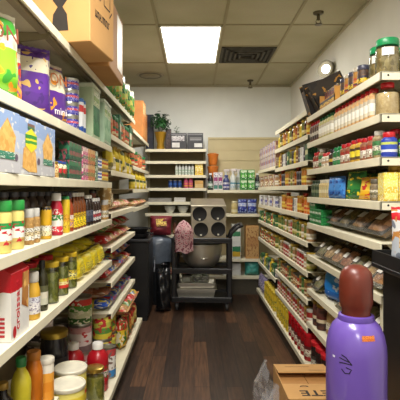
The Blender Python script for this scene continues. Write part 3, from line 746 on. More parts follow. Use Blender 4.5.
# bottom deck, left
Z0 = .166
XD = .5
def dput(p, desc, y, X=None, z=Z0, rj=0., **k): return put(p, desc, S6, -(X if X else XD+.015+p['d']/2), y, z, R(90)+rj, **k)
soy = bottle(.04, .22, plain((22, 16, 16), .15), plain((150, 120, 50), .35, .4), None, neck=.35, sh=.6, caph=.09)
lem = bottle(.036, .255, plain((196, 182, 50), .2), plain((34, 120, 60), .4), None, neck=.42, sh=.62, caph=.12, waist=.05)
ambj = jar(.035, .235, plain((186, 104, 26), .2), plain((176, 110, 40), .35), None, lidh=.03, neck=.7, shoulder=.74)
orc = can(.032, .17, lab((226, 150, 50), (222, 140, 40), (230, 160, 60), (232, 226, 210)), lid=plain((206, 200, 184), .4))
TUBY = printed([(0, (226, 196, 40)), (.22, (206, 60, 40)), (.34, (232, 206, 60)), (.8, (236, 222, 120))], None, 5, .5)
bigy = can(.079, .165, TUBY, lid=plain((226, 220, 200), .4))
SL_ = 'near left low shelf under the croissants'
ZL = .531
for yv, X in ((1.52, .645), (1.43, .64)): lput(soy, 'black bottle with gold cap', SL_, yv, ZL, X)
lput(lem, 'yellow juice bottle with green cap', SL_, 1.655, ZL, .636)
lput(ambj, 'tall amber jar with orange lid', SL_, 1.775, ZL, .632)
lput(orc, 'orange canister with pale lid', SL_, 1.856, ZL, .61); lput(orc, 'orange canister with pale lid', SL_, 1.86, ZL, .69)
for yv, X in ((2.07, .582), (2.26, .62)):
    for k in range(2): dput(bigy, ('lower', 'upper')[k]+' big yellow tin with cream lid', yv, X, Z0+k*.176)
for k in range(2): dput(bigy, ('lower', 'upper')[k]+' back-row big yellow tin with cream lid', 2.06, .79, Z0+k*.176)
oli = jar(.055, .205, lumpy((120, 120, 40), (170, 160, 70), 48), plain((170, 140, 60), .3, .7), None, lidh=.02, glass=True, neck=.9)
dput(oli, 'glass jar of green olives with gold lid', 2.62, .577)
jug = bottle(.066, .29, plain((176, 20, 34), .3), plain((232, 228, 222), .4), lab((196, 30, 44), (226, 210, 200), (190, 26, 40), spk=(60, 110, 60)), neck=.42, sh=.66, caph=.12, lb=(.2, .55))
dput(jug, 'large red sauce bottle with white cap', 2.79, .597); dput(jug, 'large red sauce bottle with white cap', 2.78, .745)
dkj = jar(.075, .3, plain((34, 34, 38), .2), plain((176, 150, 60), .3, .7), lab((40, 40, 46), (220, 214, 206), (40, 40, 46)), lidh=.03, neck=.9)
dput(can(.078, .178, lab((120, 100, 100), (206, 170, 166), (226, 216, 210), spk=(190, 60, 60), sc=4, th=.64)), 'pink-labelled tin under the black jar', 2.43, .755); dput(dkj, 'large black jar with gold lid', 2.43, .755, Z0+.179)
W10 = lab((120, 100, 100), (222, 210, 206), (226, 216, 210), (200, 150, 150), spk=(190, 60, 60), sc=4, th=.64)
n10 = can(.078, .178, W10); n10b = can(.078, .178, lab((70, 66, 74), (206, 200, 200), (90, 84, 90), spk=(220, 210, 206), sc=4)); n10c = can(.078, .178, lab((60, 110, 50), (206, 210, 170), (90, 150, 60), (206, 60, 50), spk=(230, 226, 200), sc=4))
n10d = can(.07, .175, lab((206, 190, 60), (90, 140, 60), (190, 190, 80), (226, 210, 90), spk=(190, 50, 50), sc=4)); n10e = can(.05, .2, lab((60, 130, 190), (226, 222, 214), (228, 226, 220), (190, 70, 70), spk=(120, 100, 90), sc=4))
for k, (q, nm) in enumerate(((n10, 'lower large white-labelled tin'), (n10, 'upper large white-labelled tin'), (n10c, 'topmost green and red tin'))): dput(q, nm+' in a stack', 2.96, .75, Z0+k*.1795)
for k, (q, nm) in enumerate(((n10, 'lower back-row white-labelled tin'), (n10b, 'upper back-row grey and white tin'))): dput(q, nm+' in a stack', 3.02, .90, Z0+k*.1795)
for k in range(3): dput(n10b, ('lower', 'middle', 'topmost')[k]+' back-row grey and white tin in a stack', 2.62, .90, Z0+k*.1795)
for yv in (3.215, 3.365):
    for k in range(2): dput(n10d, ('lower', 'upper')[k]+' green and yellow tin in a stack', yv, .655, Z0+k*.1765)
dput(n10e, 'tall tin with white and blue label', 2.985, .568)
ytin = can(.06, .17, lab((226, 190, 40), (206, 60, 40), (228, 200, 60), spk=(60, 130, 60), sc=4))
for yv in (2.24, 2.41): dput(n10d, 'back-row green and yellow tin', yv, .915)
# ------------------------------------------------------------------ LEFT, far shelves
F2, F3, F4, F5, F6, F7, F8 = ['far left %s' % s for s in ('second shelf', 'third shelf', 'fourth shelf', 'fifth shelf', 'sixth shelf', 'seventh shelf', 'bottom deck')]
grb = jar(.045, .16, lumpy((150, 60, 40), (190, 130, 70), 40), plain((30, 110, 60), .4), lab((206, 190, 150), (190, 60, 50), (30, 100, 60)), lidh=.03, neck=.9)
grx = carton(.11, .12, .2, lab((40, 90, 60), (60, 120, 76), spk=(30, 70, 50)), lab((60, 110, 70), (214, 210, 180), (40, 90, 60)), None, name='tea_box')
pot = bag(.13, .18, .07, lab((196, 110, 60), (214, 150, 90), (60, 110, 60), spk=(190, 60, 50)), None, 21, name='snack_pouch')
row(-1, 1.791, 3.16, 4.32, [(pot, 'orange and green pouch'), (grb, 'red jar with green lid'), (grb, 'red jar with green lid'), (grx, 'dark green tea box'), (grb, 'red jar with green lid')], F2, .012)
yo = bottle(.032, .19, plain((196, 170, 40), .25), plain((196, 160, 50), .35), lab((214, 190, 60), (226, 206, 90), (60, 80, 50)), neck=.4, sh=.6)
ydm = bag(.14, .2, .07, lab((120, 110, 40), (226, 200, 50), (226, 206, 60), (90, 96, 50)), None, 22)
wj = jar(.035, .1, plain((190, 176, 130), .4), plain((214, 208, 196), .4), lab((226, 220, 206), (206, 190, 150)))
row(-1, 1.541, 3.16, 4.32, [(ydm, 'olive bag with yellow diamond'), (wj, 'squat cream jar with pale lid'), (yo, 'yellow oil bottle'), (yo, 'yellow oil bottle'), (wj, 'squat cream jar with pale lid'), (yo, 'yellow oil bottle')], F3, .01)
tanb = bag(.14, .22, .09, printed([(0, (150, 110, 60)), (.3, (196, 160, 100)), (.8, (176, 146, 84))], (226, 210, 170), 4, .6), plain((190, 170, 120), .4), 23, lab((226, 214, 180), (210, 190, 150), spk=(90, 60, 40)))
lput(tanb, 'upright tan bag with pale label', F4, 3.25, 1.241, .64)
def lb_(c1, c2, c3, s, t=.07, w=.17, l=.3): return lyingbag(w, l, t, printed([(0, c1), (.35, c2), (.7, c1)], c3, 5, .58, 'Y', .35, c2), None, s, 'food_bag')
lbs = [lb_((196, 150, 100), (222, 190, 150), (120, 150, 70), 31), lb_((206, 110, 90), (226, 190, 160), (226, 214, 196), 32), lb_((176, 140, 90), (214, 180, 120), (190, 70, 60), 33), lb_((190, 40, 40), (120, 110, 60), (226, 200, 180), 34), lb_((90, 130, 70), (196, 60, 50), (220, 200, 150), 35), lb_((40, 80, 170), (206, 190, 60), (226, 222, 214), 36), lb_((60, 90, 180), (196, 50, 50), (120, 160, 90), 37), lb_((206, 180, 60), (180, 60, 40), (60, 110, 170), 38), lb_((150, 90, 60), (196, 130, 100), (200, 180, 160), 39)]
lbn = ['tan and green', 'pink and cream', 'tan and red', 'red and olive', 'green and red', 'blue and yellow', 'blue and red', 'yellow and red', 'brown']
def heap(z, ya, yb, ids, shelf, tiers, X=None, drop=.0):
    y = ya; i = 0
    while y+.17 <= yb:
        for j in range(tiers):
            k = ids[i % len(ids)]; i += 1
            lput(lbs[k], ('lower', 'upper')[j]+' '+lbn[k]+' bag lying flat' if tiers == 2 else lbn[k]+' bag lying flat', shelf, y+.09, z+j*.086, (X or XL+.175)+j*.008, R(random.uniform(-2, 2)))
        y += .184
heap(1.242, 3.36, 4.33, [0, 1, 2], F4, 1)
heap(1.001, 3.16, 4.33, [3, 4, 0, 3], F5, 2)
heap(.758, 3.16, 4.33, [3, 6, 5, 7, 8], F6, 2)
heap(.541, 3.16, 4.33, [5, 8, 6, 7], F7, 2)
bgs = [bag(.17, .23, .1, lab(a, b_, c, spk=s, spk2=s2, sc=5), None, 40+i) for i, (a, b_, c, s, s2) in enumerate((((196, 150, 30), (226, 190, 50), (200, 50, 40), (60, 110, 50), (226, 214, 180)), ((176, 40, 34), (206, 130, 50), (190, 40, 40), (226, 190, 90), (90, 100, 50)), ((200, 120, 40), (226, 196, 110), (190, 60, 40), (170, 40, 40), (90, 120, 60)), ((110, 120, 50), (190, 170, 90), (196, 60, 50), (226, 206, 130), (190, 40, 40))))]
bgn = ['yellow bag with red top', 'red and orange bag', 'orange and cream bag', 'olive bag with red top']
y = 3.54; i = 0
while y < 4.25:
    for rr in range(2):
        k = (i+rr) % 4
        lput(bgs[k], ('', 'back-row ')[rr]+bgn[k], F8, y, Z0+.001, .575+rr*.135, R(random.uniform(-10, 4)))
    for k2 in range(1):
        k = (i+2) % 4
        lput(lbs[(3, 7, 2, 4)[k]], lbn[(3, 7, 2, 4)[k]]+' bag lying on the upright bags', F8, y+.02, Z0+.252, .66, R(random.uniform(-1, 1)))
    y += .18; i += 1
# corner shelving: few things
org = carton(.3, .26, .44, plain((190, 124, 66), .6, var=.1), lab((214, 150, 80), (206, 130, 60), (226, 190, 130), spk=(190, 100, 50)), None, name='orange_carton')
put(org, 'tall orange-brown carton', 'corner left top shelf', -.722, 5.38, 2.002, R(90))
put(carton(.26, .24, .36, plain((190, 124, 60), .6, var=.1), lab((206, 150, 90), (196, 120, 60), spk=(150, 80, 40)), None, name='orange_carton'), 'lower orange-brown carton', 'corner left top shelf', -.725, 5.70, 2.002, R(90))
for k, (p, ds) in enumerate(((grb, 'red jar with green lid'), (grb, 'red jar with green lid'), (pot, 'orange and green pouch'), (pot, 'orange and green pouch'), (grb, 'red jar with green lid'))):
    lput(p, ds, 'corner left second shelf', 4.5+k*.25, 1.641, .64)
row(-1, 1.411, 4.45, 5.7, [(yo, 'yellow oil bottle'), (wj, 'squat cream jar with pale lid'), (yo, 'yellow oil bottle')], 'corner left third shelf', .04, maxh=.19, front=.575)
y = 4.47
for k in range(6):
    lput(lbs[(0, 1, 2)[k % 3]], lbn[(0, 1, 2)[k % 3]]+' bag lying flat', 'corner left lowest shelf', y+.09, 1.221, .735, R(random.uniform(-7, 7))); y += .2
# ------------------------------------------------------------------ RIGHT, near shelves (spices)
N1, N2, N3, N4, N5, N6, N7, N8, N9 = ['near right %s' % s for s in ('top shelf', 'second shelf', 'third shelf', 'fourth shelf', 'fifth shelf', 'sixth shelf', 'seventh shelf', 'eighth shelf', 'bottom deck')]
GLD = plain((20, 130, 76), .35); RDL = plain((190, 22, 36), .35); DKL = plain((40, 38, 46), .35)
herbm = lumpy((120, 100, 58), (176, 152, 100), 70)
bigj = jar(.052, .155, herbm, GLD, None, lidh=.03, glass=True, neck=.86, shoulder=.86)
bigj['parts'].append(('label', MB().add([(.053*math.sin(a), -.053*math.cos(a), zz) for zz in (.075, .11) for a in (-.5, -.25, 0, .25, .5)], [(k, k+1, k+6, k+5) for k in range(4)]).mesh('label', plain((226, 224, 218), .5)), None))
rput(bigj, 'big glass herb jar with green lid', N1, 2.02, 1.918, .868, R(-70))
rput(bigj, 'big glass herb jar with green lid', N1, 2.135, 1.918, .885, R(-50))
rput(bigj, 'big glass herb jar with green lid', N1, 2.03, 1.918, .985, R(-90))
rput(bigj, 'back-row big glass herb jar with green lid', N1, 2.16, 1.918, 1.0, R(-90))
ydk = jar(.03, .105, lumpy((60, 44, 40), (110, 80, 50), 60), plain((66, 66, 84), .35), lab((196, 160, 40), (222, 190, 50), (60, 50, 60), spk=(40, 40, 50)), lidh=.022, neck=.95)
ydk2 = jar(.03, .11, lumpy((150, 100, 40), (190, 140, 60), 60), plain((190, 180, 160), .35), lab((60, 50, 60), (200, 160, 60), (150, 90, 50), spk=(190, 50, 50)), lidh=.02, neck=.95)
row(1, 1.918, 2.23, 2.62, [(ydk, 'dark-lidded jar with yellow label'), (ydk2, 'brown jar with pale lid')], N1, .006)
# long cardboard counter tray of small packs
for (ya, yb, nm) in ((2.66, 2.97, 'nearer'),):
    tr = thing('display_tray', 'open cardboard display tray of small packs on the near right top shelf', 'tray', (.90, (ya+yb)/2, 1.918), R(-90))
    L_ = yb-ya; q = MB()
    q.box((-L_/2, -.07, 0), (L_/2, .07, .004)).box((-L_/2, -.07, 0), (L_/2, -.066, .055)).box((-L_/2, .066, 0), (L_/2, .07, .14)).box((-L_/2, -.07, 0), (-L_/2+.004, .07, .1)).box((L_/2-.004, -.07, 0), (L_/2, .07, .1))
    obj('tray_walls', q.mesh('tray_walls', plain((196, 140, 62), .6, var=.15)), tr)
    obj('front_print', MB().box((-L_/2+.004, -.0712, .006), (L_/2-.004, -.0698, .05)).mesh('front_print', lab((206, 150, 50), (226, 180, 60), (60, 50, 50), spk=(40, 36, 40), sc=9)), tr)
spk_ = carton(.04, .09, .115, lab((60, 46, 40), (190, 140, 60), (70, 60, 60), spk=(214, 180, 90)), lab((200, 160, 60), (50, 44, 48), spk=(190, 40, 40)), None, name='small_pack')
for k in range(6): rput(spk_, 'small dark and gold pack in a tray', N1, 2.695+k*.046, 1.9225, .9)
# R2: tall square spice bottles
def spice(r, h, content, capm, labm, lidh=.02): return jar(r, h, content, capm, labm, lidh=lidh, shoulder=.84, neck=.72, sq=.55, lb=(.12, .74), seg=16, name='spice_bottle', cat='bottle')
WL = lab((206, 196, 172), (228, 224, 212), (230, 228, 218), (190, 180, 160), sc=6)
sp_r = spice(.027, .14, lumpy((176, 130, 80), (206, 166, 110), 90), RDL, WL); sp_g = spice(.027, .135, lumpy((150, 140, 80), (190, 180, 120), 90), plain((24, 96, 52), .35), WL); sp_d = spice(.027, .135, lumpy((80, 50, 40), (120, 80, 60), 90), RDL, lab((60, 50, 50), (196, 190, 176), (90, 70, 60), spk=(60, 40, 40)))
oats = jar(.052, .145, lumpy((206, 170, 122), (226, 196, 150), 100), RDL, None, lidh=.022, shoulder=.74, neck=.52, name='oat_jar', glass=True)
rput(oats, 'large clear jar of oats with red lid', N2, 2.025, 1.735, .87); rput(oats, 'large clear jar of oats with red lid', N2, 2.03, 1.735, .99)
row(1, 1.735, 2.095, 2.70, [(sp_r, 'red-capped white-labelled spice bottle')], N2, .003)
row(1, 1.735, 2.70, 2.99, [(sp_g, 'green-capped white-labelled spice bottle')], N2, .003)
row(1, 1.735, 2.99, 3.22, [(sp_d, 'dark spice bottle with red cap')], N2, .003)
# R3
blu = spice(.034, .11, plain((36, 60, 160), .4), RDL, lab((30, 50, 150), (206, 210, 222), (40, 70, 170), (40, 70, 170), (180, 190, 90), spk=None), .022)
grn = spice(.034, .11, plain((30, 140, 60), .4), RDL, lab((30, 120, 60), (60, 170, 70), (190, 200, 80), (40, 60, 160), spk=(226, 226, 214)), .022)
for k, (p, ds) in enumerate(((blu, 'blue seasoning jar with red lid'), (grn, 'green seasoning jar with red lid'), (blu, 'blue seasoning jar with red lid'))):
    put(p, ds, N3, .865+k*.076, 1.995, 1.545, R(-20))
for k in range(3): put(sp_d, 'back-row dark spice bottle with red cap', N3, .93+k*.07, 2.085, 1.545, R(-20))
s1 = spice(.03, .125, lumpy((110, 90, 60), (160, 140, 100), 90), plain((190, 186, 176), .4), lab((90, 130, 80), (206, 200, 180), (60, 120, 70), spk=(60, 60, 50)))
s2 = spice(.03, .11, lumpy((120, 70, 40), (150, 90, 60), 90), RDL, lab((190, 180, 160), (226, 220, 206), (160, 50, 40), spk=(110, 50, 40)))
s3 = spice(.032, .115, lumpy((160, 120, 40), (200, 160, 50), 90), RDL, lab((90, 70, 40), (226, 206, 60), (222, 200, 50), (70, 50, 30)))
s4 = spice(.03, .105, plain((40, 110, 60), .4), plain((30, 130, 70), .4), lab((60, 130, 80), (226, 226, 206), (40, 110, 60), spk=(40, 90, 50)))
s5 = spice(.03, .1, plain((60, 40, 36), .4), DKL, lab((60, 40, 40), (200, 170, 70), (60, 44, 40)))
s6 = spice(.032, .09, plain((206, 196, 170), .4), plain((200, 60, 60), .4), lab((226, 220, 206), (200, 160, 120), (226, 222, 210), spk=(120, 100, 80)))
row(1, 1.545, 2.035, 3.2, [(s1, 'green-labelled spice bottle with grey cap'), (s2, 'brown spice bottle with red cap'), (s2, 'brown spice bottle with red cap'), (s3, 'yellow-labelled spice bottle with red cap'), (s3, 'yellow-labelled spice bottle with red cap'), (s2, 'brown spice bottle with red cap'), (s2, 'brown spice bottle with red cap'), (s4, 'green spice bottle'), (s4, 'green spice bottle'), (s5, 'black spice bottle with gold label'), (s6, 'pale spice bottle with red cap'), (s6, 'pale spice bottle with red cap')], N3, .012)
row(1, 1.545, 2.25, 3.2, [(s2, 'back-row red-capped spice bottle')], N3, .03, front=.94)
# R4
ybx = carton(.062, .085, .125, lab((206, 170, 40), (232, 208, 90), (236, 216, 100), (226, 200, 60), spk=(240, 236, 200), sc=9), lab((236, 216, 110), (226, 190, 60), (238, 222, 120), (236, 216, 90), spk=(240, 232, 170), sc=9), None, name='yellow_box')
for k in range(4): put(ybx, 'yellow boxed mix', N4, .862+k*.066, 2.0, 1.351, R(-6))
put(bottle(.03, .16, plain((176, 130, 40), .35), plain((206, 170, 60), .4), lab((196, 150, 50), (214, 170, 60)), neck=.7, sh=.75), 'amber bottle behind the yellow boxes', N4, .93, 2.09, 1.351, 0)
g5 = jar(.03, .1, lumpy((90, 80, 60), (140, 120, 90), 80), plain((90, 84, 70), .4), lab((150, 140, 120), (120, 110, 80), (206, 200, 180), spk=(60, 60, 50)), lidh=.02)
rput(g5, 'grey-brown spice jar', N4, 2.10, 1.351); 
def tribag(w, h, c1, c2, c3, s, nm): return bag(w, h, .034, lab(c1, c2, c1, spk=c3, spk2=c2, sc=4, th=.6), None, s, name=nm)
yg = tribag(.17, .115, (222, 170, 30), (232, 196, 60), (190, 40, 40), 51, 'spice_pouch'); gg = tribag(.16, .15, (30, 100, 50), (50, 130, 60), (226, 200, 40), 52, 'spice_pouch'); bb = tribag(.12, .13, (50, 110, 190), (70, 140, 214), (30, 50, 120), 53, 'spice_pouch')
rput(yg, 'yellow spice pouch with red mark', N4, 2.225, 1.352, .865, R(-14), rx=R(-10)); 
for k in range(4): rput(gg, 'dark green spice pouch leaning at the back', N4, 2.26+k*.13, 1.352, 1.0, R(-12), rx=R(-12))
rput(gg, 'dark green spice pouch with yellow spots', N4, 2.405, 1.352, .86, R(-16), rx=R(-6))
rput(yg, 'small yellow spice pouch beside the blue ones', N4, 2.555, 1.352, .91, R(-14), rx=R(-10))
for k in range(2): rput(bb, 'light blue spice pouch', N4, 2.60+k*.11, 1.352, .842, R(-12), rx=R(-3))
beig = spice(.024, .115, lumpy((176, 150, 96), (206, 184, 130), 80), plain((206, 200, 180), .4), lab((190, 170, 120), (214, 204, 170), (196, 180, 130)))
row(1, 1.351, 2.77, 2.98, [(beig, 'slim beige spice bottle')], N4, .005)
row(1, 1.351, 2.98, 3.22, [(spice(.03, .115, lumpy((60, 70, 50), (90, 100, 70), 80), plain((40, 60, 46), .4), lab((60, 80, 60), (120, 130, 100), (50, 70, 50))), 'dark green spice bottle'), ], N4, .006)
# R5: clamshell trays leaning, green boxes
brn = lumpy((134, 92, 60), (196, 150, 106), 46); wlab = plain((206, 202, 192), .6)
for k, (w_, d_, y) in enumerate(((.24, .19, 2.13), (.22, .18, 2.37), (.20, .18, 2.59), (.17, .17, 2.79))):
    p = clamshell(w_, d_, .06, (brn, lumpy((110, 80, 56), (176, 140, 96), 40), lumpy((90, 96, 60), (140, 120, 70), 46), lumpy((110, 80, 60), (170, 126, 90), 46))[k], wlab)
    put(p, ('widest', 'second', 'third', 'smallest')[k]+' clear tray of brown dried food, tilted', N5, .93, y, 1.169+d_/2*math.sin(R(36))+.001, R(-90), name='clamshell_tray').rotation_euler = (R(36), 0, R(-90))
gbx = carton(.07, .07, .05, lab((16, 104, 50), (24, 120, 58), spk=(50, 150, 80)), lab((24, 116, 54), (206, 220, 200), (24, 116, 54), spk=(20, 90, 50)), None, name='green_box')
for k in range(4):
    for j in range(3 if k > 1 else 2): rput(gbx, ('lower', 'middle', 'upper')[j]+' small bright green box', N5, 2.945+k*.074, 1.169+j*.052)
# R6, R7: clear bags of pulses
def cbag(c1, c2, s, w=.14, h=.17, lab_=None): return bag(w, h, .075, lumpy(c1, c2, 60, .25), clear(), s, lab_ or lab((226, 222, 206), (206, 196, 170), spk=(120, 110, 90)), name='pulse_bag', lz=(.35, .62), sag=.8)
cb = [cbag((150, 120, 80), (190, 160, 110), 61), cbag((120, 100, 60), (160, 140, 90), 62), cbag((90, 110, 60), (130, 140, 90), 63), cbag((110, 70, 50), (150, 100, 70), 64)]
cbn = ['clear bag of tan pulses', 'clear bag of olive seeds', 'clear bag of green pulses', 'clear bag of brown beans']
foods = [(brn, 'brown'), (lumpy((150, 120, 80), (190, 160, 110), 60), 'tan'), (lumpy((96, 100, 60), (140, 130, 90), 50), 'olive green'), (lumpy((130, 80, 56), (170, 120, 90), 50), 'reddish')]
cl6 = [clamshell(.15, .15, .06, f_, wlab) for f_, n_ in foods]
def clrow(z, ya, yb, shelf, st=0, X=.895, an=42, pre=''):
    y = ya; i = st
    while y+.15 <= yb:
        p = cl6[i % 4]
        o = put(p, pre+'clear tray of %s dried food' % foods[i % 4][1], shelf, X, y+.075, z+p['d']/2*math.sin(R(an))+.001, R(-90)); o.rotation_euler = (R(an), 0, R(-90)); y += .156; i += 1
clrow(.941, 1.97, 3.2, N6); clrow(.941, 1.97, 3.2, N6, 2, 1.05, 42, 'back-row ')
BLU = bag(.25, .185, .09, lab((20, 90, 170), (30, 120, 200), (40, 130, 206), spk=(190, 200, 220), sc=3.4, th=.62), plain((30, 110, 190), .3), 71, name='blue_pack')
rput(BLU, 'bright blue soft pack', N7, 2.83, .701, .895, R(-12), rx=R(-2))
clrow(.701, 2.0, 2.66, N7, 1); clrow(.701, 1.97, 3.2, N7, 3, 1.07, 42, 'back-row '); clrow(.701, 3.0, 3.2, N7, 2)
dkg = jar(.045, .17, lumpy((50, 30, 26), (90, 50, 40), 60), plain((170, 140, 60), .3, .7), lab((60, 40, 40), (206, 190, 160), (90, 40, 36)), lidh=.02, neck=.95)
y = 2.06; i = 0
while y < 2.95:
    rput(cb[(i+3) % 4], cbn[(i+3) % 4], N8, y, .468, .885, R(-30)); y += .15; i += 1
row(1, .468, 2.97, 3.22, [(dkg, 'dark jar with gold lid')], N8, .006, rows=2)
rdj = jar(.05, .2, plain((150, 16, 26), .25), RDL, lab((190, 180, 160), (226, 216, 196), (90, 30, 30), spk=(120, 30, 30)), lidh=.03, neck=.95)
drj = jar(.052, .2, plain((44, 30, 28), .2), plain((190, 30, 40), .35), lab((226, 220, 206), (190, 186, 170), (60, 50, 46), spk=(60, 60, 50)), lidh=.028, neck=.95)
DX = .79
def rdp(p, desc, y, X=None, shelf=N9, z=Z0): return rput(p, desc, shelf, y, z, X or DX+.012+p['d']/2, random.uniform(-.2, .2))
for k in range(3): rdp(drj, 'dark jar with red lid', 2.84+k*.12); rdp(drj, 'back-row dark jar with red lid', 2.84+k*.12, .965)
rdp(jar(.05, .2, plain((150, 16, 26), .25), RDL, None, lidh=.04, neck=.95), 'all-red jar with red lid', 2.715)
for k in range(4): rdp(rdj, 'red sauce jar with red lid', 2.25+k*.112)
# ------------------------------------------------------------------ RIGHT, middle and far shelves
MS = ['middle right %s' % s for s in ('top shelf', 'second shelf', 'third shelf', 'fourth shelf', 'fifth shelf', 'sixth shelf', 'seventh shelf', 'eighth shelf', 'ninth shelf', 'bottom deck')]
FS = ['far right %s' % s for s in ('top shelf', 'second shelf', 'third shelf', 'fourth shelf', 'fifth shelf', 'sixth shelf', 'bottom deck')]
def J(r, h, c, l, lb3, **k): return jar(r, h, plain(c, .3), plain(l, .35), lab(*lb3), lidh=.018, neck=.93, **k)
PJ = {
 'gold-lidded brown jar': J(.036, .12, (130, 90, 50), (180, 150, 70), ((206, 196, 160), (120, 60, 40), (200, 180, 130))),
 'amber jar with yellow label': J(.036, .13, (176, 110, 40), (190, 150, 60), ((226, 200, 80), (206, 160, 50), (226, 206, 110))),
 'dark jar with grey lid': J(.04, .11, (50, 46, 56), (120, 120, 124), ((70, 66, 80), (170, 166, 170), (60, 56, 66))),
 'red jar with white label': J(.036, .12, (150, 40, 34), (190, 186, 176), ((226, 220, 206), (190, 60, 50), (228, 222, 210))),
 'olive jar with gold lid': J(.038, .13, (110, 110, 50), (190, 160, 60), ((190, 180, 90), (226, 216, 170), (90, 110, 50))),
 'white-labelled preserve jar': J(.036, .11, (170, 130, 90), (206, 200, 186), ((228, 224, 214), (206, 190, 160), (230, 226, 216))),
 'orange preserve jar': J(.036, .12, (206, 110, 40), (196, 150, 60), ((226, 170, 90), (206, 80, 40), (230, 190, 110))),
 'pink preserve jar': J(.036, .12, (176, 80, 80), (200, 190, 180), ((222, 190, 180), (190, 70, 80), (226, 206, 196))),
 'green-labelled jar': J(.036, .12, (90, 110, 60), (50, 110, 60), ((60, 130, 70), (214, 206, 150), (50, 110, 60))),
}
PT = {
 'white and blue tin': can(.035, .1, lab((206, 206, 214), (90, 96, 170), (226, 224, 222), spk=(120, 110, 130))),
 'red and cream tin': can(.035, .1, lab((176, 50, 40), (222, 200, 160), (190, 70, 50))),
 'green and yellow tin': can(.035, .1, lab((90, 120, 50), (214, 190, 70), (80, 110, 50))),
 'tan paper-labelled tin': can(.035, .1, lab((196, 160, 110), (222, 206, 170), (170, 120, 80), spk=(120, 60, 40))),
}
pyb = bottle(.034, .145, plain((206, 176, 50), .25), plain((206, 170, 50), .35), lab((226, 206, 90), (214, 180, 50)), neck=.45, sh=.6)
PB_ = {'yellow oil bottle': pyb,
 'dark vinegar bottle': bottle(.03, .15, plain((56, 34, 26), .2), plain((50, 40, 36), .35), lab((190, 170, 120), (90, 50, 36)), neck=.42, sh=.58),
 'amber syrup bottle': bottle(.032, .15, plain((150, 80, 26), .2), plain((190, 60, 40), .35), lab((214, 170, 80), (170, 80, 40)), neck=.5, sh=.62),
 'lilac and white carton': carton(.08, .06, .13, lab((150, 140, 166), (190, 180, 196), (130, 120, 150), spk=(196, 190, 190)), lab((190, 184, 190), (130, 120, 156), (180, 170, 180)), None, name='packet_box'),
 'cream packet box': carton(.075, .06, .125, lab((176, 156, 126), (200, 186, 160), (160, 120, 100), spk=(150, 90, 90)), lab((200, 186, 164), (160, 100, 92), (190, 178, 156)), None, name='packet_box'),
 'white card box': carton(.085, .06, .11, lab((222, 220, 214), (230, 228, 222)), lab((228, 226, 220), (200, 196, 186), spk=(120, 120, 120)), None, name='packet_box'),
 'dark green box': carton(.08, .07, .12, lab((30, 80, 50), (60, 110, 70), spk=(30, 60, 40)), lab((40, 100, 60), (206, 200, 150), (40, 90, 56)), None, name='packet_box')}
ALL = {}; ALL.update(PJ); ALL.update(PT); ALL.update(PB_)
def S(*n): return [(ALL[k], k) for k in n]
gj, ay, dj, rw, oj, wp, op, pp_, gl = list(PJ)
y0, y1 = 3.25, 4.48
row(1, 1.801, y0, y1, S(ay, 'dark vinegar bottle', oj, 'yellow oil bottle', gj, 'amber syrup bottle'), MS[1], .004, front=XR)
row(1, 1.616, y0, y1, S('dark green box', dj, 'white card box', dj, gj, 'yellow oil bottle', dj, oj), MS[2], .004)
row(1, 1.438, y0, y1, S(gj, ay, ay, dj, dj, 'amber syrup bottle', gj, oj), MS[3], .004, tiers=1)
row(1, 1.225, y0, y1, S(op, op, 'amber syrup bottle', ay, ay, 'white card box', dj, op), MS[4], .004)
row(1, 1.026, y0, y1, S(wp, oj, wp, oj, gl, oj, oj, pp_), MS[5], .004)
row(1, .811, y0, y1, S(oj, wp, rw, rw, pp_, gj, wp), MS[6], .004, rows=1)
row(1, .611, y0, y1, S('tan paper-labelled tin', gj, gl, gj, 'red and cream tin', 'tan paper-labelled tin'), MS[7], .004, rows=1)
row(1, .411, y0, y1, S(rw, gj, pp_, rw, gj, rw), MS[8], .004, rows=1)
y = 3.27; yel = jar(.045, .19, plain((206, 176, 50), .3), plain((206, 180, 60), .35), lab((226, 200, 60), (214, 180, 50), (190, 170, 60), spk=(60, 90, 60)), lidh=.025, neck=.9)
for k in range(6): rdp(rdj, 'red sauce jar with red lid', 3.28+k*.108, None, MS[9]); rdp(rdj, 'back-row red sauce jar with red lid', 3.28+k*.108, .965, MS[9])
for k in range(5): rdp(yel, 'tall yellow jar with gold lid', 3.94+k*.108, None, MS[9])
lil = bag(.14, .2, .08, lab((170, 160, 190), (206, 196, 214), (140, 130, 170), spk=(90, 90, 130)), None, 81)
y0, y1 = 4.53, 5.68
row(1, 1.644, y0, y1, S('cream packet box', 'lilac and white carton', 'cream packet box', 'lilac and white carton'), FS[0], .01, tiers=2)
row(1, 1.438, y0, y1, S(wp, 'cream packet box', gj, 'tan paper-labelled tin'), FS[1], .006)
row(1, 1.225, y0, y1, S('white and blue tin', 'white card box', 'tan paper-labelled tin', 'white and blue tin'), FS[2], .006)
row(1, 1.026, y0, y1, S(gl, 'dark green box', ay, rw, gl, 'green and yellow tin'), FS[3], .006)
row(1, .811, y0, y1, S(oj, 'red and cream tin', gj, rw), FS[4], .006)
row(1, .511, y0, y1, S('white and blue tin', 'dark green box', gl, 'green and yellow tin', 'yellow oil bottle'), FS[5], .006)
for k in range(6): rdp(yel, 'tall yellow jar with gold lid', 4.6+k*.108, None, FS[6])
for k in range(3): rdp(lil, 'lilac soft pack', 5.3+k*.145, None, FS[6])
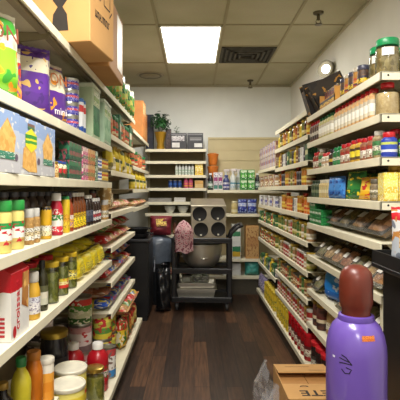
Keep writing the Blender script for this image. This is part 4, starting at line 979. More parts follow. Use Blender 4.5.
# open black boxes leaning at the far end of the near right top shelf
gldf = printed([(0, (34, 28, 26)), (.5, (44, 34, 26))], (176, 124, 44), 3.5, .61, 'Z', .35, (24, 20, 20))
for k, (y, X, an, hh) in enumerate(((3.065, .96, 26, .20), (3.17, .93, 17, .22))):
    w, d = .085, .24
    q = MB()
    t_ = .004
    q.box((-w/2, -d/2, 0), (w/2, d/2, t_)).box((-w/2, -d/2, 0), (-w/2+t_, d/2, hh)).box((w/2-t_, -d/2, 0), (w/2, d/2, hh)).box((-w/2, -d/2, 0), (w/2, -d/2+t_, hh*.8)).box((-w/2, d/2-t_, 0), (w/2, d/2, hh))
    inn = MB().box((-w*.4, -d*.42, t_), (w*.4, d*.42, hh*.72), bev=.004)
    p = proto('display_box', 'box', [('box_walls', q.mesh('box_walls', gldf), None), ('contents', inn.mesh('contents', lab((150, 100, 40), (196, 146, 60), spk=(40, 30, 26))), None)], w, d, hh)
    o = put(p, ('nearer', 'further')[k]+' open black and gold box leaning back', N1, X, y, 1.919+d/2*math.sin(R(an)), R(-90)); o.rotation_euler = (R(an), 0, R(-90))
# ------------------------------------------------------------------ BACK WALL shelves
K1, K3, K4, K5, K6 = ['back wall %s' % s for s in ('top shelf', 'third shelf', 'fourth shelf', 'fifth shelf', 'sixth shelf')]
def bput(p, desc, shelf, px, z, Y=None, rz=0., **k):
    Y = Y or (YK+.02+p['d']/2); X = (px-194)*Y/450.
    return put(p, desc, shelf, X, Y, z, rz, **k)
NAVY = plain((40, 44, 62), .5, var=.1)
bput(carton(.1, .12, .5, NAVY, lab((44, 48, 66), (60, 62, 80), (40, 42, 60)), None, name='tall_box'), 'tall narrow navy box left of the plant', K1, 150, 1.948, 6.31)
# plant
pl = thing('potted_plant', 'leafy green plant in a gold pot on the back wall top shelf', 'plant', (-.455, 6.11, 1.948))
obj('pot', MB().lathe([(0, 0), (.05, 0), (.056, .02), (.045, .08), (.075, .2), (.08, .235), (.074, .235), (.066, .2), (0, .19)], 20).mesh('pot', plain((176, 136, 40), .3, .5)), pl)
lv = MB(); st = MB(); rnd = random.Random(5)
for k in range(230):
    th = rnd.uniform(0, 2*PI); ph = rnd.uniform(-.5, 1.25); rr = rnd.uniform(.05, .165)
    c = Vector((rr*math.cos(th)*math.cos(ph)*.95, rr*math.sin(th)*math.cos(ph)*.7, .36+rr*1.0*math.sin(ph)))
    n = (c-Vector((0, 0, .3))).normalized(); a = n.cross(Vector((rnd.uniform(-1, 1), rnd.uniform(-1, 1), rnd.uniform(-1, 1)))).normalized(); b_ = n.cross(a)
    L_ = rnd.uniform(.022, .04); W_ = L_*.5
    lv.add([c-a*L_, c+b_*W_+n*.006, c+a*L_, c-b_*W_+n*.006], [(0, 1, 2), (0, 2, 3)])
for k in range(9):
    th = k*2*PI/9; st.tube([(0, 0, .18), (.03*math.cos(th), .03*math.sin(th), .28), (.1*math.cos(th), .08*math.sin(th), .38+.02*(k % 3))], .003, 5)
obj('foliage', lv.mesh('foliage', plain((30, 84, 34), .5, var=.45, scale=20)), pl); obj('stem', st.mesh('stem', plain((60, 84, 40), .6)), pl)
fr = carton(.075, .05, .30, plain((66, 52, 52), .5), lab((84, 66, 66), (60, 50, 56), spk=(110, 84, 80)), None, name='dark_panel_box')
bput(fr, 'narrow dark brown box right of the plant', K1, 168.5, 1.948, 6.27)
sg = thing('cut_sprig', 'small green sprig standing behind the black boxes', 'plant', (-.245, 6.33, 1.948))
q = MB(); q.tube([(0, 0, 0), (.0, 0, .2), (.006, 0, .32)], .004, 5)
obj('stem', q.mesh('stem', plain((60, 84, 40), .6)), sg)
q = MB()
for k in range(16):
    z = .20+k*.009; th = k*2.4; q.add([(0, 0, z), (.03*math.cos(th+.3), .03*math.sin(th+.3), z+.012), (.05*math.cos(th), .05*math.sin(th), z+.008), (.03*math.cos(th-.3), .03*math.sin(th-.3), z+.012)], [(0,1,2,3)])
obj('leaf_cluster', q.mesh('leaf_cluster', plain((60, 100, 60), .5, var=.3)), sg)
BB = plain((50, 50, 56), .5, var=.1); GREYP = plain((120, 120, 124), .5); WP = plain((206, 206, 204), .5)
def blackbox(i):
    w, d, h = .212, .25, .215
    P = [('carton', MB().box((-w/2, -d/2, 0), (w/2, d/2, h), bev=.002).mesh('carton', BB), None)]
    Q = lambda x0, z0, x1, z1: MB().box((x0*w, -d/2-.0012, z0*h), (x1*w, -d/2+.0005, z1*h))
    P.append(('top_stripe', Q(-.46, .88, .46, .95).mesh('top_stripe', GREYP), None))
    if i == 0:
        P.append(('white_label', Q(-.42, .10, .06, .40).mesh('white_label', WP), None)); P.append(('printed_panel', Q(-.44, .5, .36, .82).mesh('printed_panel', lab((190, 186, 190), (206, 204, 206), spk=(90, 86, 96), sc=5)), None))
    else:
        P.append(('white_label', Q(-.06, .12, .44, .36).mesh('white_label', WP), None)); P.append(('printed_panel', Q(-.34, .5, .4, .76).mesh('printed_panel', lab((70, 70, 76), (150, 150, 152), (64, 64, 70), (140, 140, 140), (60, 60, 66))), None))
    return proto('black_box', 'box', P, w, d, h)
bput(blackbox(0), 'left black box with white panels', K1, 179, 1.948); bput(blackbox(1), 'right black box with white label', K1, 195.2, 1.948)
wbt = bottle(.019, .145, plain((206, 208, 204), .35), plain((150, 160, 150), .4), lab((190, 206, 190), (222, 224, 220), (170, 190, 170), spk=(120, 150, 130)), neck=.5, sh=.66, caph=.12)
for k in range(6): bput(wbt, 'small white bottle', K3, 176.6+k*3.2, 1.601, 6.05)
bput(carton(.105, .09, .155, plain((222, 190, 50), .5), lab((214, 170, 40), (232, 206, 90), (226, 196, 60), spk=(236, 230, 200)), None, name='yellow_box'), 'yellow carton', K3, 199, 1.601)
bl = can(.028, .105, lab((36, 60, 120), (50, 90, 160), (36, 56, 110)))
for k in range(3): bput(bl, 'small blue tin', K4, 170.5+k*4.6, 1.428)
pkj = jar(.03, .13, plain((176, 70, 110), .3), plain((170, 60, 70), .35), lab((206, 150, 60), (190, 70, 120), (206, 120, 90)), lidh=.02)
for k in range(2): bput(pkj, 'pink and gold jar', K4, 186+k*4.7, 1.428)
bput(carton(.115, .1, .1, plain((190, 156, 100), .6), lab((206, 176, 120), (196, 150, 80)), None, name='tan_box'), 'small tan carton', K4, 199, 1.428)
def flatstack(w, d, h, n, c, nm='sheet_stack'):
    P = []
    for k in range(n): P.append(('sheet', MB().box((-w/2+.004*(k % 2), -d/2, h*k/n), (w/2-.003*(k % 3), d/2, h*(k+.9)/n)).mesh('sheet', c), None))
    return proto(nm, 'stack', P, w, d, h)
bput(flatstack(.31, .25, .05, 5, plain((150, 146, 140), .6)), 'stack of grey flat trays', K5, 160.5, 1.241); 
bput(carton(.15, .2, .055, plain((200, 198, 190), .5), lab((206, 204, 200), (190, 188, 180)), None, name='white_box'), 'flat white carton', K5, 180, 1.241)
for k in range(2): bput(jar(.022, .05, plain((120, 50, 40), .4), plain((90, 40, 36), .4), None), 'tiny dark red jar', K5, 193+k*5, 1.241)
bowlw = proto('bowl_stack', 'bowl', [('outer_bowl', MB().lathe([(0, 0), (.04, 0), (.075, .07), (.078, .07), (.07, .075), (.038, .01), (0, .01)], 20).mesh('outer_bowl', plain((190, 190, 184), .3)), None), ('inner_bowl', MB().lathe([(.045, .05), (.076, .095), (.079, .095), (.07, .09), (.04, .03), (0, .03)], 20).mesh('inner_bowl', plain((200, 200, 194), .3)), None)], .16, .16, .1)
for k in range(2): bput(bowlw, 'pale nested bowls', K6, 170+k*13, 1.088)
cl_ = bottle(.03, .18, plain((110, 60, 40), .3), plain((60, 50, 46), .4), lab((150, 120, 90), (120, 70, 50)), neck=.5)
for k in range(4): bput(cl_, 'dim brown bottle', 'back wall lowest shelf', 158+k*8.5, .801, 6.12)
for k in range(3): bput(lbs[(8, 1, 3)[k]], lbn[(8, 1, 3)[k]]+' bag lying flat', 'back wall bottom deck', 155+k*16, .251, 6.19)
P1, P2, P3 = 'panelled back wall upper shelf', 'panelled back wall second shelf', 'panelled back wall low shelf'
orb = proto('orange_tub', 'tub', [('tub_wall', MB().lathe([(0, 0), (.055, 0), (.075, .14), (.08, .14), (.08, .152), (.072, .152), (.052, .008), (0, .008)], 20).mesh('tub_wall', plain((206, 116, 40), .4, var=.15)), None), ('wrapped_contents', MB().lathe([(.07, .14), (.05, .165), (0, .172)], 16).mesh('wrapped_contents', plain((190, 120, 60), .5, var=.3, scale=40)), None)], .16, .16, .165)
for k in range(3): bput(orb, ('lowest', 'middle', 'topmost')[k]+' orange tub in a stack', P1, 213, 1.401+k*.1735, 6.27)
gw = bottle(.035, .225, plain((36, 40, 44), .3), plain((226, 226, 226), .4), lab((40, 110, 70), (206, 214, 206), (36, 90, 60), spk=(226, 226, 226)), neck=.5, sh=.62)
bput(gw, 'dark bottle with green label and white cap', P1, 210.5, 1.401, 6.06)
pkp = carton(.058, .06, .235, plain((214, 206, 212), .5), lab((60, 130, 110), (222, 214, 220), (170, 60, 120), (226, 222, 226), spk=(80, 70, 120)), None, name='tall_packet')
for k in range(2): bput(pkp, 'tall white and pink packet', P1, 215.6+k*4.7, 1.401, 6.06)
blb = bottle(.045, .2, plain((60, 70, 120), .3), plain((60, 70, 140), .4), lab((206, 206, 220), (70, 80, 150), (214, 214, 222), spk=(90, 60, 110)), neck=.45, sh=.6, squash=.7)
bput(blb, 'blue and white detergent bottle', P1, 226.3, 1.401, 6.05)
def spray():
    p = bottle(.04, .25, plain((206, 210, 206), .35), plain((206, 206, 206), .4), lab((190, 206, 214), (222, 226, 226), (90, 150, 170), (226, 228, 226), spk=(110, 150, 170)), neck=.4, sh=.62, caph=.08)
    p['parts'].append(('trigger_head', MB().box((-.018, -.06, .25), (.018, .03, .285), bev=.006).box((-.006, -.05, .215), (.006, -.04, .252)).mesh('trigger_head', plain((214, 206, 206), .4)), None))
    return p
sp0 = spray(); bput(sp0, 'white spray bottle', P1, 233, 1.401, 6.06, .9); bput(sp0, 'white spray bottle', P1, 238.5, 1.401, 6.19, .9); bput(sp0, 'white spray bottle', P1, 226, 1.401, 6.22, .9)
grp = carton(.092, .09, .135, plain((60, 150, 60), .4), lab((40, 130, 50), (120, 196, 90), (60, 160, 60), (206, 226, 190), spk=(226, 236, 220), sc=4), None, name='green_packet')
for k in range(2):
    for j in range(2): bput(grp, ('lower', 'upper')[j]+' bright green packet', P1, 243.5+k*7.4, 1.401+j*.136, 6.06)
bput(gw, 'dark green-labelled bottle beside the green packets', P1, 257.5, 1.401, 6.06)
crj = jar(.045, .17, lumpy((190, 170, 110), (214, 200, 150), 40), plain((206, 196, 160), .4), lab((214, 206, 170), (190, 170, 110)), lidh=.025)
bput(crj, 'cream jar left of blue bags', P2, 234.5, 1.081, 6.08)
blp = bag(.125, .2, .07, lab((30, 40, 120), (50, 60, 150), (206, 210, 226), (36, 46, 130), spk=(150, 170, 220), sc=4), None, 91)
for k in range(2): bput(blp, 'royal blue bag', P2, 242.5+k*9.6, 1.081, 6.08)
bput(crj, 'cream jar right of blue bags', P2, 261.5, 1.081, 6.08)
wgc = carton(.12, .12, .46, plain((206, 208, 200), .5), lab((206, 170, 50), (40, 120, 80), (214, 216, 210), (222, 224, 218), (60, 130, 90), (216, 218, 212)), None, name='tall_carton')
bput(wgc, 'tall white and green carton', P3, 236, .481, 6.08)
bput(carton(.17, .2, .44, CARD, lab((190, 150, 96), (176, 130, 80), (196, 156, 100), spk=(150, 100, 60)), None, name='tan_carton'), 'tall tan cardboard box', P3, 251.5, .481, 6.12)
tb_ = bag(.2, .2, .14, plain((70, 150, 140), .35, var=.3, scale=30), None, 95, name='plastic_bag')
bput(tb_, 'teal plastic bag', 'panelled back wall bottom deck', 252, .251, 6.1)
bput(carton(.24, .26, .16, plain((190, 190, 184), .5), lab((206, 206, 202), (190, 190, 186)), None, name='white_box'), 'low white carton', 'panelled back wall bottom deck', 231, .251, 6.17)

# ------------------------------------------------------------------ CART and what stands on it
BLKP = plain((30, 30, 33), .42, var=.25, scale=12)
ct = thing('utility_cart', 'black plastic three-tier utility cart at the end of the aisle', 'cart', (.10, 5.40, 0), R(-3))
cw, cd = .70, .46
for k, z in enumerate((.12, .45, .80)):
    q = MB().box((-cw/2, -cd/2, z), (cw/2, cd/2, z+.02), bev=.004)
    for (a, c) in (((-cw/2, -cd/2), (cw/2, -cd/2+.02)), ((-cw/2, cd/2-.02), (cw/2, cd/2)), ((-cw/2, -cd/2), (-cw/2+.02, cd/2)), ((cw/2-.02, -cd/2), (cw/2, cd/2))):
        q.box((a[0], a[1], z-.015), (c[0], c[1], z+.045), bev=.004)
    obj('tray', q.mesh('tray', BLKP), ct)
for sx in (-1, 1):
    for sy in (-1, 1):
        q = MB().box((sx*(cw/2-.03)-.03, sy*(cd/2-.035)-.03, .10), (sx*(cw/2-.03)+.03, sy*(cd/2-.035)+.03, .84), bev=.012)
        obj('post', q.mesh('post', BLKP), ct)
        cs = MB(); wx, wy = sx*(cw/2-.06), sy*(cd/2-.06)
        cs.box((wx-.02, wy-.02, .085), (wx+.02, wy+.02, .108)).box((wx-.022, wy-.012, .04), (wx-.018, wy+.012, .09)).box((wx+.018, wy-.012, .04), (wx+.022, wy+.012, .09))
        cobj = obj('caster', cs.mesh('caster', plain((90, 90, 92), .35, .7)), ct)
        obj('wheel', MB().lathe([(0, -.014), (.044, -.014), (.05, -.008), (.05, .008), (.044, .014), (0, .014)], 20, M=Matrix.Translation((wx, wy, .05)) @ Matrix.Rotation(R(90), 4, 'Y')).mesh('wheel', plain((60, 60, 62), .5)), cobj)
q = MB()
for sy in (-1, 1): q.tube([(cw/2-.03, sy*.18, .82), (cw/2-.005, sy*.18, .9), (cw/2+.06, sy*.18, .965), (cw/2+.11, sy*.17, .985)], .019, 8)
q.tube([(cw/2+.11, -.18, .985), (cw/2+.11, .18, .985)], .02, 8)
obj('handle', q.mesh('handle', BLKP), ct)
STL = plain((206, 202, 190), .36, .8, var=.06)
# four-hole steel box
sb = thing('steel_cabinet', 'stainless steel box with four round dark openings on top of the cart', 'appliance', (.165, 5.36, .846), R(2))
w, d, h0, h1 = .40, .32, .37, .45
vs = [(-w/2, -d/2, 0), (w/2, -d/2, 0), (w/2, d/2, 0), (-w/2, d/2, 0), (-w/2, -d/2+.012, h0), (w/2, -d/2+.012, h0), (w/2, d/2, h1), (-w/2, d/2, h1)]
obj('casing', MB().add(vs, [(0,3,2,1),(4,5,6,7),(0,1,5,4),(1,2,6,5),(2,3,7,6),(3,0,4,7)]).mesh('casing', plain((150, 142, 126), .38, .6, var=.1)), sb)
obj('top_edge', MB().box((-w/2-.004, -d/2-.002, h0-.012), (w/2+.004, -d/2+.03, h0+.006), bev=.003).mesh('top_edge', plain((176, 168, 150), .35, .6)), sb)
for i, (x, z) in enumerate(((-.105, .275), (.105, .285), (-.09, .095), (.11, .10))):
    Mx = Matrix.Translation((x, -d/2+.012*z/h0, z)) @ Matrix.Rotation(R(90), 4, 'X')
    o = obj('opening', MB().lathe([(.075, -.002), (.084, -.002), (.084, .004), (.080, .007), (.077, .0045), (0, .0042)], 28, M=Mx).mesh('opening', plain((16, 15, 15), .75)), sb)
    obj('tag', MB().box((x-.01, -d/2-.010, z-.07), (x+.01, -d/2-.004, z-.052), bev=.002).mesh('tag', plain((226, 222, 206), .4)), o)
# big steel bowl on the middle tier
bw_ = thing('steel_bowl', 'large stainless steel bowl with small handles on the middle cart tier', 'bowl', (.09, 5.385, .471))
obj('bowl_wall', MB().lathe([(0.0, 0.0), (0.0954, 0.0), (0.159, 0.033), (0.2173, 0.099), (0.2385, 0.187), (0.2459, 0.286), (0.2544, 0.2882), (0.2544, 0.2948), (0.2396, 0.2948), (0.23, 0.187), (0.2067, 0.1045), (0.1537, 0.044), (0.0901, 0.0132), (0.0, 0.0132)], 36).mesh('bowl_wall', STL), bw_)
for a in (-PI*.94, -PI*.46, -.06):
    c, s_ = math.cos(a), math.sin(a); r_ = .212
    q = MB().tube([(r_*c-.03*s_, r_*s_+.03*c, .15), ((r_+.03)*c-.03*s_, (r_+.03)*s_+.03*c, .14), ((r_+.03)*c+.03*s_, (r_+.03)*s_-.03*c, .14), (r_*c+.03*s_, r_*s_-.03*c, .15)], .006, 6)
    obj('handle', q.mesh('handle', STL), bw_)
def pan(w, d, h, loc, rz, label, m=STL):
    t = thing('steel_pan', label, 'pan', loc, rz)
    q = MB(); a, b_, k = w/2, d/2, .9
    vs = [(-a*k, -b_*k, 0), (a*k, -b_*k, 0), (a*k, b_*k, 0), (-a*k, b_*k, 0), (-a, -b_, h), (a, -b_, h), (a, b_, h), (-a, b_, h), (-a*k, -b_*k, .004), (a*k, -b_*k, .004), (a*k, b_*k, .004), (-a*k, b_*k, .004)]
    q.add(vs, [(0,3,2,1),(0,1,5,4),(1,2,6,5),(2,3,7,6),(3,0,4,7),(8,9,10,11),(8,11,7,4),(11,10,6,7),(10,9,5,6),(9,8,4,5)])
    obj('pan_wall', q.mesh('pan_wall', m), t)
    rr = MB()
    for (p0, p1) in (((-a-.012, -b_-.012), (a+.012, -b_+.004)), ((-a-.012, b_-.004), (a+.012, b_+.012)), ((-a-.012, -b_), (-a+.004, b_)), ((a-.004, -b_), (a+.012, b_))): rr.box((p0[0], p0[1], h-.002), (p1[0], p1[1], h+.004))
    obj('rim', rr.mesh('rim', m), t)
    return t
pan(.46, .28, .10, (.03, 5.404, .141), R(-3), 'large steel food pan on the bottom cart tier', STL)
pan(.42, .27, .06, (.04, 5.404, .246), R(-2), 'shallow steel pan stacked on the large pan')
lt = thing('food_box', 'clear box of green leaves on the stacked steel pans', 'container', (.02, 5.40, .3105), R(-4))
obj('box_wall', MB().box((-.16, -.1, 0), (.16, .1, .085), bev=.008).mesh('box_wall', clear((214, 220, 214), .1, .16)), lt)
q = MB(); rnd = random.Random(9)
for k in range(60):
    c = Vector((rnd.uniform(-.05, .14), rnd.uniform(-.085, .085), rnd.uniform(.008, .07))); a = Vector((rnd.uniform(-1, 1), rnd.uniform(-1, 1), rnd.uniform(-.4, .4))).normalized()*.02; b_ = a.cross(Vector((rnd.uniform(-.5, .5), rnd.uniform(-.5, .5), 1))).normalized()*.014
    q.add([c-a, c+b_, c+a, c-b_], [(0,1,2,3)])
obj('leaves', q.mesh('leaves', plain((110, 130, 60), .5, var=.4, scale=30)), lt)
obj('white_card', MB().box((-.155, -.095, .004), (-.06, .08, .06), bev=.004).mesh('white_card', plain((200, 196, 184), .5)), lt)

# floral cloth draped on the cart corner, maroon bag
def drape(name, label, cat, loc, w, h, d, mat, seed, rz=0):
    t = thing(name, label, cat, loc, rz)
    rnd = random.Random(seed); mb = MB(); vs = []; fs = []; n, m_ = 21, 14
    for j in range(m_):
        v = j/(m_-1)
        for i in range(n):
            a = 2*PI*i/(n-1); fold = 1+.16*math.sin(5*a+seed)*v+.07*math.sin(9*a+2)*v
            top = min(1., (v*4)**.5) if v < .25 else 1+.12*math.sin(v*5)
            vs.append((w/2*math.cos(a)*fold*max(.05, top)*(.85+.2*v), d/2*math.sin(a)*fold*max(.05, top), h*(1-v)+.012*math.sin(3*a+seed)*v))
    for j in range(m_-1):
        for i in range(n-1): a = j*n+i; fs.append((a, a+n, a+n+1, a+1))
    vs.append((0, 0, h+.004)); top = len(vs)-1
    for i in range(n-1): fs.append((top, i, i+1))
    mb.add(vs, fs, 0, True)
    obj('cloth', mb.mesh('cloth', mat), t)
    return t
m, nt, b, out = newmat('floral_fabric')
tc = nt.nodes.new('ShaderNodeTexCoord'); vz = nt.nodes.new('ShaderNodeTexVoronoi'); vz.inputs['Scale'].default_value = 34; nt.links.new(tc.outputs['Object'], vz.inputs['Vector'])
rp = nt.nodes.new('ShaderNodeValToRGB'); rp.color_ramp.interpolation = 'CONSTANT'
for e, (p_, c_) in zip((rp.color_ramp.elements[0], rp.color_ramp.elements[1]), ((0, (176, 84, 104)), (.3, (196, 160, 160)))): e.position = p_; e.color = s2l(c_)+(1,)
e = rp.color_ramp.elements.new(.62); e.color = s2l((130, 70, 84))+(1,)
nt.links.new(vz.outputs['Distance'], rp.inputs[0]); nt.links.new(rp.outputs[0], b.inputs['Base Color']); b.inputs['Roughness'].default_value = .85
drape('floral_cloth', 'pink floral cloth bundle hung on the front left corner of the cart', 'cloth', (-.118, 5.075, .70), .20, .36, .12, m, 2)
mbg = thing('maroon_bag', 'dark maroon soft bag with a yellow label slumped left of the floral cloth', 'bag', (-.415, 5.53, .846), R(-6))
pm = pillow(.27, .24, .15, 3, sag=.6, wr=.13)
Mx = Matrix.Rotation(R(-14), 4, 'X'); pm.v = [tuple(Mx @ Vector(v)) for v in pm.v]
obj('pouch', pm.mesh('pouch', plain((110, 22, 34), .6, var=.3, scale=16)), mbg)
lbm = MB().add([tuple(Mx @ Vector(v)) for v in ((-.03, -.096, .09), (.09, -.088, .1), (.075, -.068, .195), (-.05, -.075, .185))], [(0,1,2,3)])
obj('yellow_label', lbm.mesh('yellow_label', lab((206, 160, 60), (226, 196, 90), (206, 170, 70), spk=(90, 50, 40), sc=6)), mbg)
# dark bins left of the cart
bn = thing('trash_bin', 'black trash bin with a pale grey-blue liner beside the cart', 'bin', (-.445, 5.60, 0))
obj('bin_wall', MB().lathe([(0, 0), (.125, 0), (.13, .02), (.165, .75), (.172, .75), (.172, .77), (.16, .77), (.12, .03), (0, .03)], 26).mesh('bin_wall', plain((30, 32, 36), .4, var=.2)), bn)
q = MB(); vs = []; fs = []
for j in range(6):
    for i in range(25):
        a = 2*PI*i/24; r_ = (.178, .185, .186, .18, .10, .02)[j]*(1+.05*math.sin(7*a+j)); z = (.52, .62, .74, .79, .835, .842)[j]+.012*math.sin(5*a)*(j < 2)
        vs.append((r_*math.cos(a), r_*math.sin(a), z))
for j in range(5):
    for i in range(24): a = j*25+i; fs.append((a, a+1, a+26, a+25))
q.add(vs, fs, 0, True)
obj('liner', q.mesh('liner', plain((84, 92, 104), .3, var=.3, scale=12)), bn)
cb_ = thing('black_cabinet', 'low black cabinet under the corner shelves at the end of the left bays', 'cabinet', (-.66, 5.06, 0))
obj('body', MB().box((-.17, -.26, .04), (.17, .26, .84), bev=.006).mesh('body', plain((24, 24, 27), .4, var=.2)), cb_)
obj('top', MB().box((-.18, -.27, .84), (.18, .27, .87), bev=.006).mesh('top', plain((34, 34, 38), .35)), cb_)
obj('door', MB().box((.168, -.245, .07), (.178, .245, .82), bev=.003).mesh('door', plain((28, 28, 31), .35)), cb_)
obj('handle', MB().tube([(.178, .2, .45), (.2, .2, .45), (.2, .2, .62), (.178, .2, .62)], .006, 6).mesh('handle', plain((120, 120, 124), .3, .8)), cb_)
obj('plinth', MB().box((-.16, -.25, 0), (.16, .25, .04)).mesh('plinth', DARK), cb_)
for k, (w_, z) in enumerate(((.3, .871), (.27, .926))):
    t = thing('black_pan', ('wider black oven pan lying on the low black cabinet', 'smaller black oven pan stacked on the wider one')[k], 'pan', (-.64, 5.02, z), R(6*k))
    obj('pan_wall', MB().lathe([(0, 0), (w_*.4, 0), (w_*.5, .05), (w_*.53, .052), (w_*.49, .053), (w_*.39, .006), (0, .006)], 26, sq=.5).mesh('pan_wall', plain((34, 34, 36), .35, .3)), t)
    obj('handle', MB().tube([(w_*.5, -.04, .045), (w_*.5+.03, -.03, .045), (w_*.5+.03, .03, .045), (w_*.5, .04, .045)], .006, 6).mesh('handle', plain((44, 44, 46), .35, .3)), t)
gb = thing('plastic_bag', 'crumpled black plastic bag on the floor between the cabinet and the cart', 'bag', (-.352, 5.20, 0), R(4))
pm = pillow(.17, .5, .14, 8, sag=.9, wr=.16)
obj('pouch', pm.mesh('pouch', plain((24, 25, 28), .22, var=.4, scale=25)), gb)
obj('knot', MB().lathe([(.02, .47), (.012, .5), (.045, .545), (.03, .55), (0, .51)], 10).mesh('knot', plain((30, 31, 34), .25)), gb)

# ------------------------------------------------------------------ FOREGROUND: tank, carton, black stand
tk = thing('gas_tank', 'purple helium gas cylinder with reddish brown cap in the right foreground', 'tank', (.558, 1.55, 0))
PUR = plain((104, 78, 168), .3, var=.04, scale=6, coat=.4); CAPM = plain((98, 34, 20), .42, var=.14, scale=30, coat=.15)
obj('cylinder_body', MB().lathe([(0, 0), (.092, 0), (.1, .01), (.1, .845), (.0985, .872), (.092, .905), (.08, .935), (.064, .953), (.052, .960), (0, .962)], 48).mesh('cylinder_body', PUR), tk)
obj('neck_ring', MB().lathe([(.048, .953), (.060, .953), (.061, .958), (.058, .972), (.05, .975)], 36).mesh('neck_ring', plain((96, 70, 160), .3)), tk)
cp = obj('valve_cap', MB().lathe([(.046, .962), (.047, .975), (.046, .988), (.052, 1.002), (.0555, 1.02), (.056, 1.07), (.0545, 1.098), (.049, 1.118), (.037, 1.133), (.02, 1.141), (0, 1.143)], 40).mesh('valve_cap', CAPM), tk)
sl = MB()
vs = []
for k in range(12):
    a = 2*PI*k/12; th = R(-38)+.09*math.cos(a); vs.append((.0566*math.cos(th), .0566*math.sin(th), 1.062+.016*math.sin(a)))
sl.add(vs, [tuple(range(12))]); obj('vent_slot', sl.mesh('vent_slot', plain((24, 14, 12), .6)), cp)
def on_tank(pts, wdt, name, mat, closed=None):
    """ink line following the round side; pts are (angle deg from the front, height)"""
    q = MB()
    for seg in pts:
        vs = []
        for i, (a, z) in enumerate(seg):
            p0 = seg[max(0, i-1)]; p1 = seg[min(len(seg)-1, i+1)]
            dx, dz = (p1[0]-p0[0])*.00175, p1[1]-p0[1]; l = math.hypot(dx, dz) or 1
            nx, nz = -dz/l*wdt, dx/l*wdt
            for s in (-1, 1):
                th = R(a-90)+s*nx/.1; vs.append((.1006*math.cos(th), .1006*math.sin(th), z+s*nz))
        q.add(vs, [(2*i, 2*i+1, 2*i+3, 2*i+2) for i in range(len(seg)-1)])
    return obj(name, q.mesh(name, mat), tk)
def px2t(x, y):   # marks read off the side of the tank: px offset from the axis, height
    s = max(-.97, min(.97, (x-356)/29.)); return (math.degrees(math.asin(s))-.0-19.8*0, 1.4-(y-190)*1.455/450)
INKB = plain((30, 24, 44), .5)
for seg in ([(343, 357.5), (347, 359.5), (352.5, 366)], [(341, 361), (346, 362.5), (350, 363.5)], [(352.5, 366), (346, 365.5), (341, 366)], [(343, 372), (346, 375.5), (350, 375), (352, 371), (347, 369.5)]):
    on_tank([[(px2t(*p)[0]-19.8, px2t(*p)[1]) for p in seg]], .0019, 'pen_stroke', INKB)
on_tank([[(-62+k*2-19.8+15, .845-.0*k) for k in range(4)]], .0035, 'white_sticker', plain((206, 206, 226), .4))
sv = MB(); vs = []
for (z, r_) in ((.925, .0865), (.908, .0915)):
    for k in range(5): th = R(-90-19.8+12+k*7); vs.append((r_*math.cos(th), r_*math.sin(th), z))
sv.add(vs, [(k, k+1, k+6, k+5) for k in range(4)]); obj('orange_sticker', sv.mesh('orange_sticker', lab((206, 110, 40), (226, 130, 50), spk=(120, 60, 40), sc=9)), tk)
# open carton on the floor
bx = thing('open_carton', 'open cardboard carton with handwriting on its flap, on the floor by the tank', 'box', (.625, 2.48, 0))
w, d, h, th = .30, .44, .35, .005
q = MB().box((-w/2, -d/2, 0), (w/2, d/2, th)).box((-w/2, -d/2, 0), (-w/2+th, d/2, h)).box((w/2-th, -d/2, 0), (w/2, d/2, h)).box((-w/2, -d/2, 0), (w/2, -d/2+th, h)).box((-w/2, d/2-th, 0), (w/2, d/2, h))
obj('carton_walls', q.mesh('carton_walls', CARD), bx)
Mf = Matrix.Translation((0, d/2, h)) @ Matrix.Rotation(R(-7), 4, 'X')
f1 = obj('far_flap', MB().box((-w/2, -.17, 0), (w/2, 0, th), M=Mf).mesh('far_flap', CARD), bx)
q = MB()
for k in range(2): q.box((-.07+.05*k, -.13+.03*k, th), (.12, -.122+.03*k, th+.0006), M=Mf)
obj('printed_line', MB().box((-.09, -.06, th), (.05, -.055, th+.0006), M=Mf).mesh('printed_line', plain((130, 92, 54), .7)), f1)
obj('printed_line', MB().box((.03, -.135, th), (.12, -.128, th+.0006), M=Mf).mesh('printed_line', plain((130, 92, 54), .7)), f1)
Mn = Matrix.Translation((0, -d/2, h-.004)) @ Matrix.Rotation(R(-3), 4, 'X')
f2 = obj('near_flap', MB().box((-w/2+.002, 0, 0), (w/2-.002, .2, th), M=Mn).mesh('near_flap', CARD), bx)
obj('side_flap', MB().box((-w/2+.004, -d/2+.01, h-.016), (0, d/2-.01, h-.012)).mesh('side_flap', CARD2), bx)
obj('side_flap', MB().box((.003, -d/2+.01, h-.016), (w/2-.004, d/2-.01, h-.012)).mesh('side_flap', CARD2), bx)
text_mb('SETE', .10, INK, Mn @ Matrix.Translation((.03, .075, th+.0006)) @ Matrix.Rotation(PI, 4, 'Z'), parent=f2, off=.0015)
text_mb('D', .05, INK, Mn @ Matrix.Translation((-.03, .165, th+.0006)) @ Matrix.Rotation(PI/2, 4, 'Z') @ Matrix.Diagonal((.6, 1.3, 1, 1)), parent=f2)
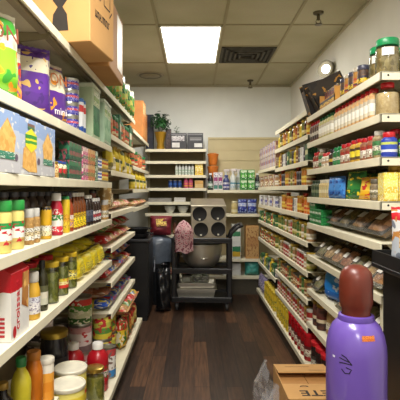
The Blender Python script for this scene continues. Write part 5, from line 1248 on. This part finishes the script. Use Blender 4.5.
# crumpled clear bag around the carton
m, nt, b, out = newmat('crumpled_film')
nt.nodes.remove(b)
tr = nt.nodes.new('ShaderNodeBsdfTransparent'); df = nt.nodes.new('ShaderNodeBsdfDiffuse'); df.inputs[0].default_value = (.82, .82, .86, 1); gl = nt.nodes.new('ShaderNodeBsdfGlossy'); gl.inputs['Roughness'].default_value = .2
m1 = nt.nodes.new('ShaderNodeMixShader'); m1.inputs[0].default_value = .5; nt.links.new(df.outputs[0], m1.inputs[1]); nt.links.new(gl.outputs[0], m1.inputs[2])
m2 = nt.nodes.new('ShaderNodeMixShader'); m2.inputs[0].default_value = .34; nt.links.new(tr.outputs[0], m2.inputs[1]); nt.links.new(m1.outputs[0], m2.inputs[2]); nt.links.new(m2.outputs[0], out.inputs[0])
pb = thing('plastic_bag', 'crumpled clear plastic bag bunched along the left side of the open carton', 'bag', (.435, 2.5, 0))
rnd = random.Random(4); vs = []; fs = []; nx, nz = 15, 10
for j in range(nz):
    for i in range(nx):
        u = i/(nx-1); v = j/(nz-1)
        off = .028*math.sin(9*u+5*v)+.02*rnd.uniform(-1, 1)
        vs.append((-.045*(1-v)**.5*1.4+off*.7-.005, -.27+.56*u+.015*rnd.uniform(-1, 1), .004+.36*v+.015*math.sin(11*u)*v))
for j in range(nz-1):
    for i in range(nx-1): a = j*nx+i; fs.append((a, a+1, a+nx+1, a+nx))
obj('film', MB().add(vs, fs, 0, False).mesh('film', m), pb)
vs = []; fs = []
for j in range(6):
    for i in range(nx):
        u = i/(nx-1); v = j/5; vs.append((-.12+.1*v+.02*rnd.uniform(-1, 1), -.27+.4*u+.015*rnd.uniform(-1, 1), .22*v**.7+.006+.02*abs(math.sin(7*u+v*3))))
for j in range(5):
    for i in range(nx-1): a = j*nx+i; fs.append((a, a+1, a+nx+1, a+nx))
obj('loose_fold', MB().add(vs, fs, 0, False).mesh('loose_fold', m), pb)
# black display stand at the right edge, with a snack packet on it
ds_ = thing('display_stand', 'black metal display stand at the right edge beside the tank', 'stand', (.98, 1.72, 0))
BM = plain((22, 22, 24), .4, var=.2)
obj('cabinet_body', MB().box((-.20, -.12, .03), (.25, .14, 1.08), bev=.004).mesh('cabinet_body', BM), ds_)
obj('top_tray', MB().box((-.235, -.16, 1.08), (.28, .17, 1.10), bev=.003).box((-.235, -.16, 1.10), (-.225, .17, 1.15)).box((-.235, .16, 1.10), (.28, .17, 1.15)).box((-.235, -.16, 1.10), (.28, -.15, 1.15)).box((.27, -.16, 1.10), (.28, .17, 1.15)).mesh('top_tray', BM), ds_)
obj('side_rail', MB().tube([(-.215, -.11, .05), (-.215, -.11, 1.07)], .007, 6).mesh('side_rail', plain((40, 40, 42), .35, .5)), ds_)
for x in (-.15, .2):
    obj('foot', MB().lathe([(0, 0), (.03, 0), (.03, .012), (.012, .03), (0, .03)], 12, M=Matrix.Translation((x, 0, 0))).mesh('foot', BM), ds_)
spq = bag(.19, .23, .07, printed([(0, (206, 204, 204)), (.12, (170, 176, 186)), (.55, (206, 206, 206)), (.8, (190, 30, 44)), (.94, (206, 204, 206))], (176, 120, 60), 3.0, .6, 'Z', .35, (110, 116, 130)), plain((190, 34, 46), .35), 33, lab((176, 120, 60), (196, 150, 90), (150, 96, 50), spk=(206, 180, 130)), name='snack_packet')
put(spq, 'red-topped clear snack packet', 'the black display stand', .84, 1.69, 1.106, R(-34), rx=R(-3))
# ------------------------------------------------------------------ light
def area(name, loc, sx, sy, e, rot=(0, 0, 0), col=(1, .965, .90)):
    l = bpy.data.lights.new(name, 'AREA'); l.shape = 'RECTANGLE'; l.size = sx; l.size_y = sy; l.energy = e; l.color = col
    o = bpy.data.objects.new(name, l); COL.objects.link(o); o.location = loc; o.rotation_euler = rot
    return o
area('ceiling_area_light', (-.03, 4.69, H_C-.03), .54, 1.15, 30)
area('ceiling_area_light', (-.03, 1.03, H_C-.03), .54, 1.15, 78)  # unseen lamp added, standing in for the room's other ceiling lights
area('ceiling_area_light', (-.03, -1.4, H_C-.03), .54, 1.15, 60)  # second unseen stand-in lamp, added behind the camera
w = bpy.data.worlds.new('world'); sc.world = w; w.use_nodes = True
w.node_tree.nodes['Background'].inputs[0].default_value = (1, .95, .86, 1); w.node_tree.nodes['Background'].inputs[1].default_value = .26
sc.view_settings.view_transform = 'Standard'; sc.view_settings.look = 'None'; sc.view_settings.exposure = 0
finish_labels()
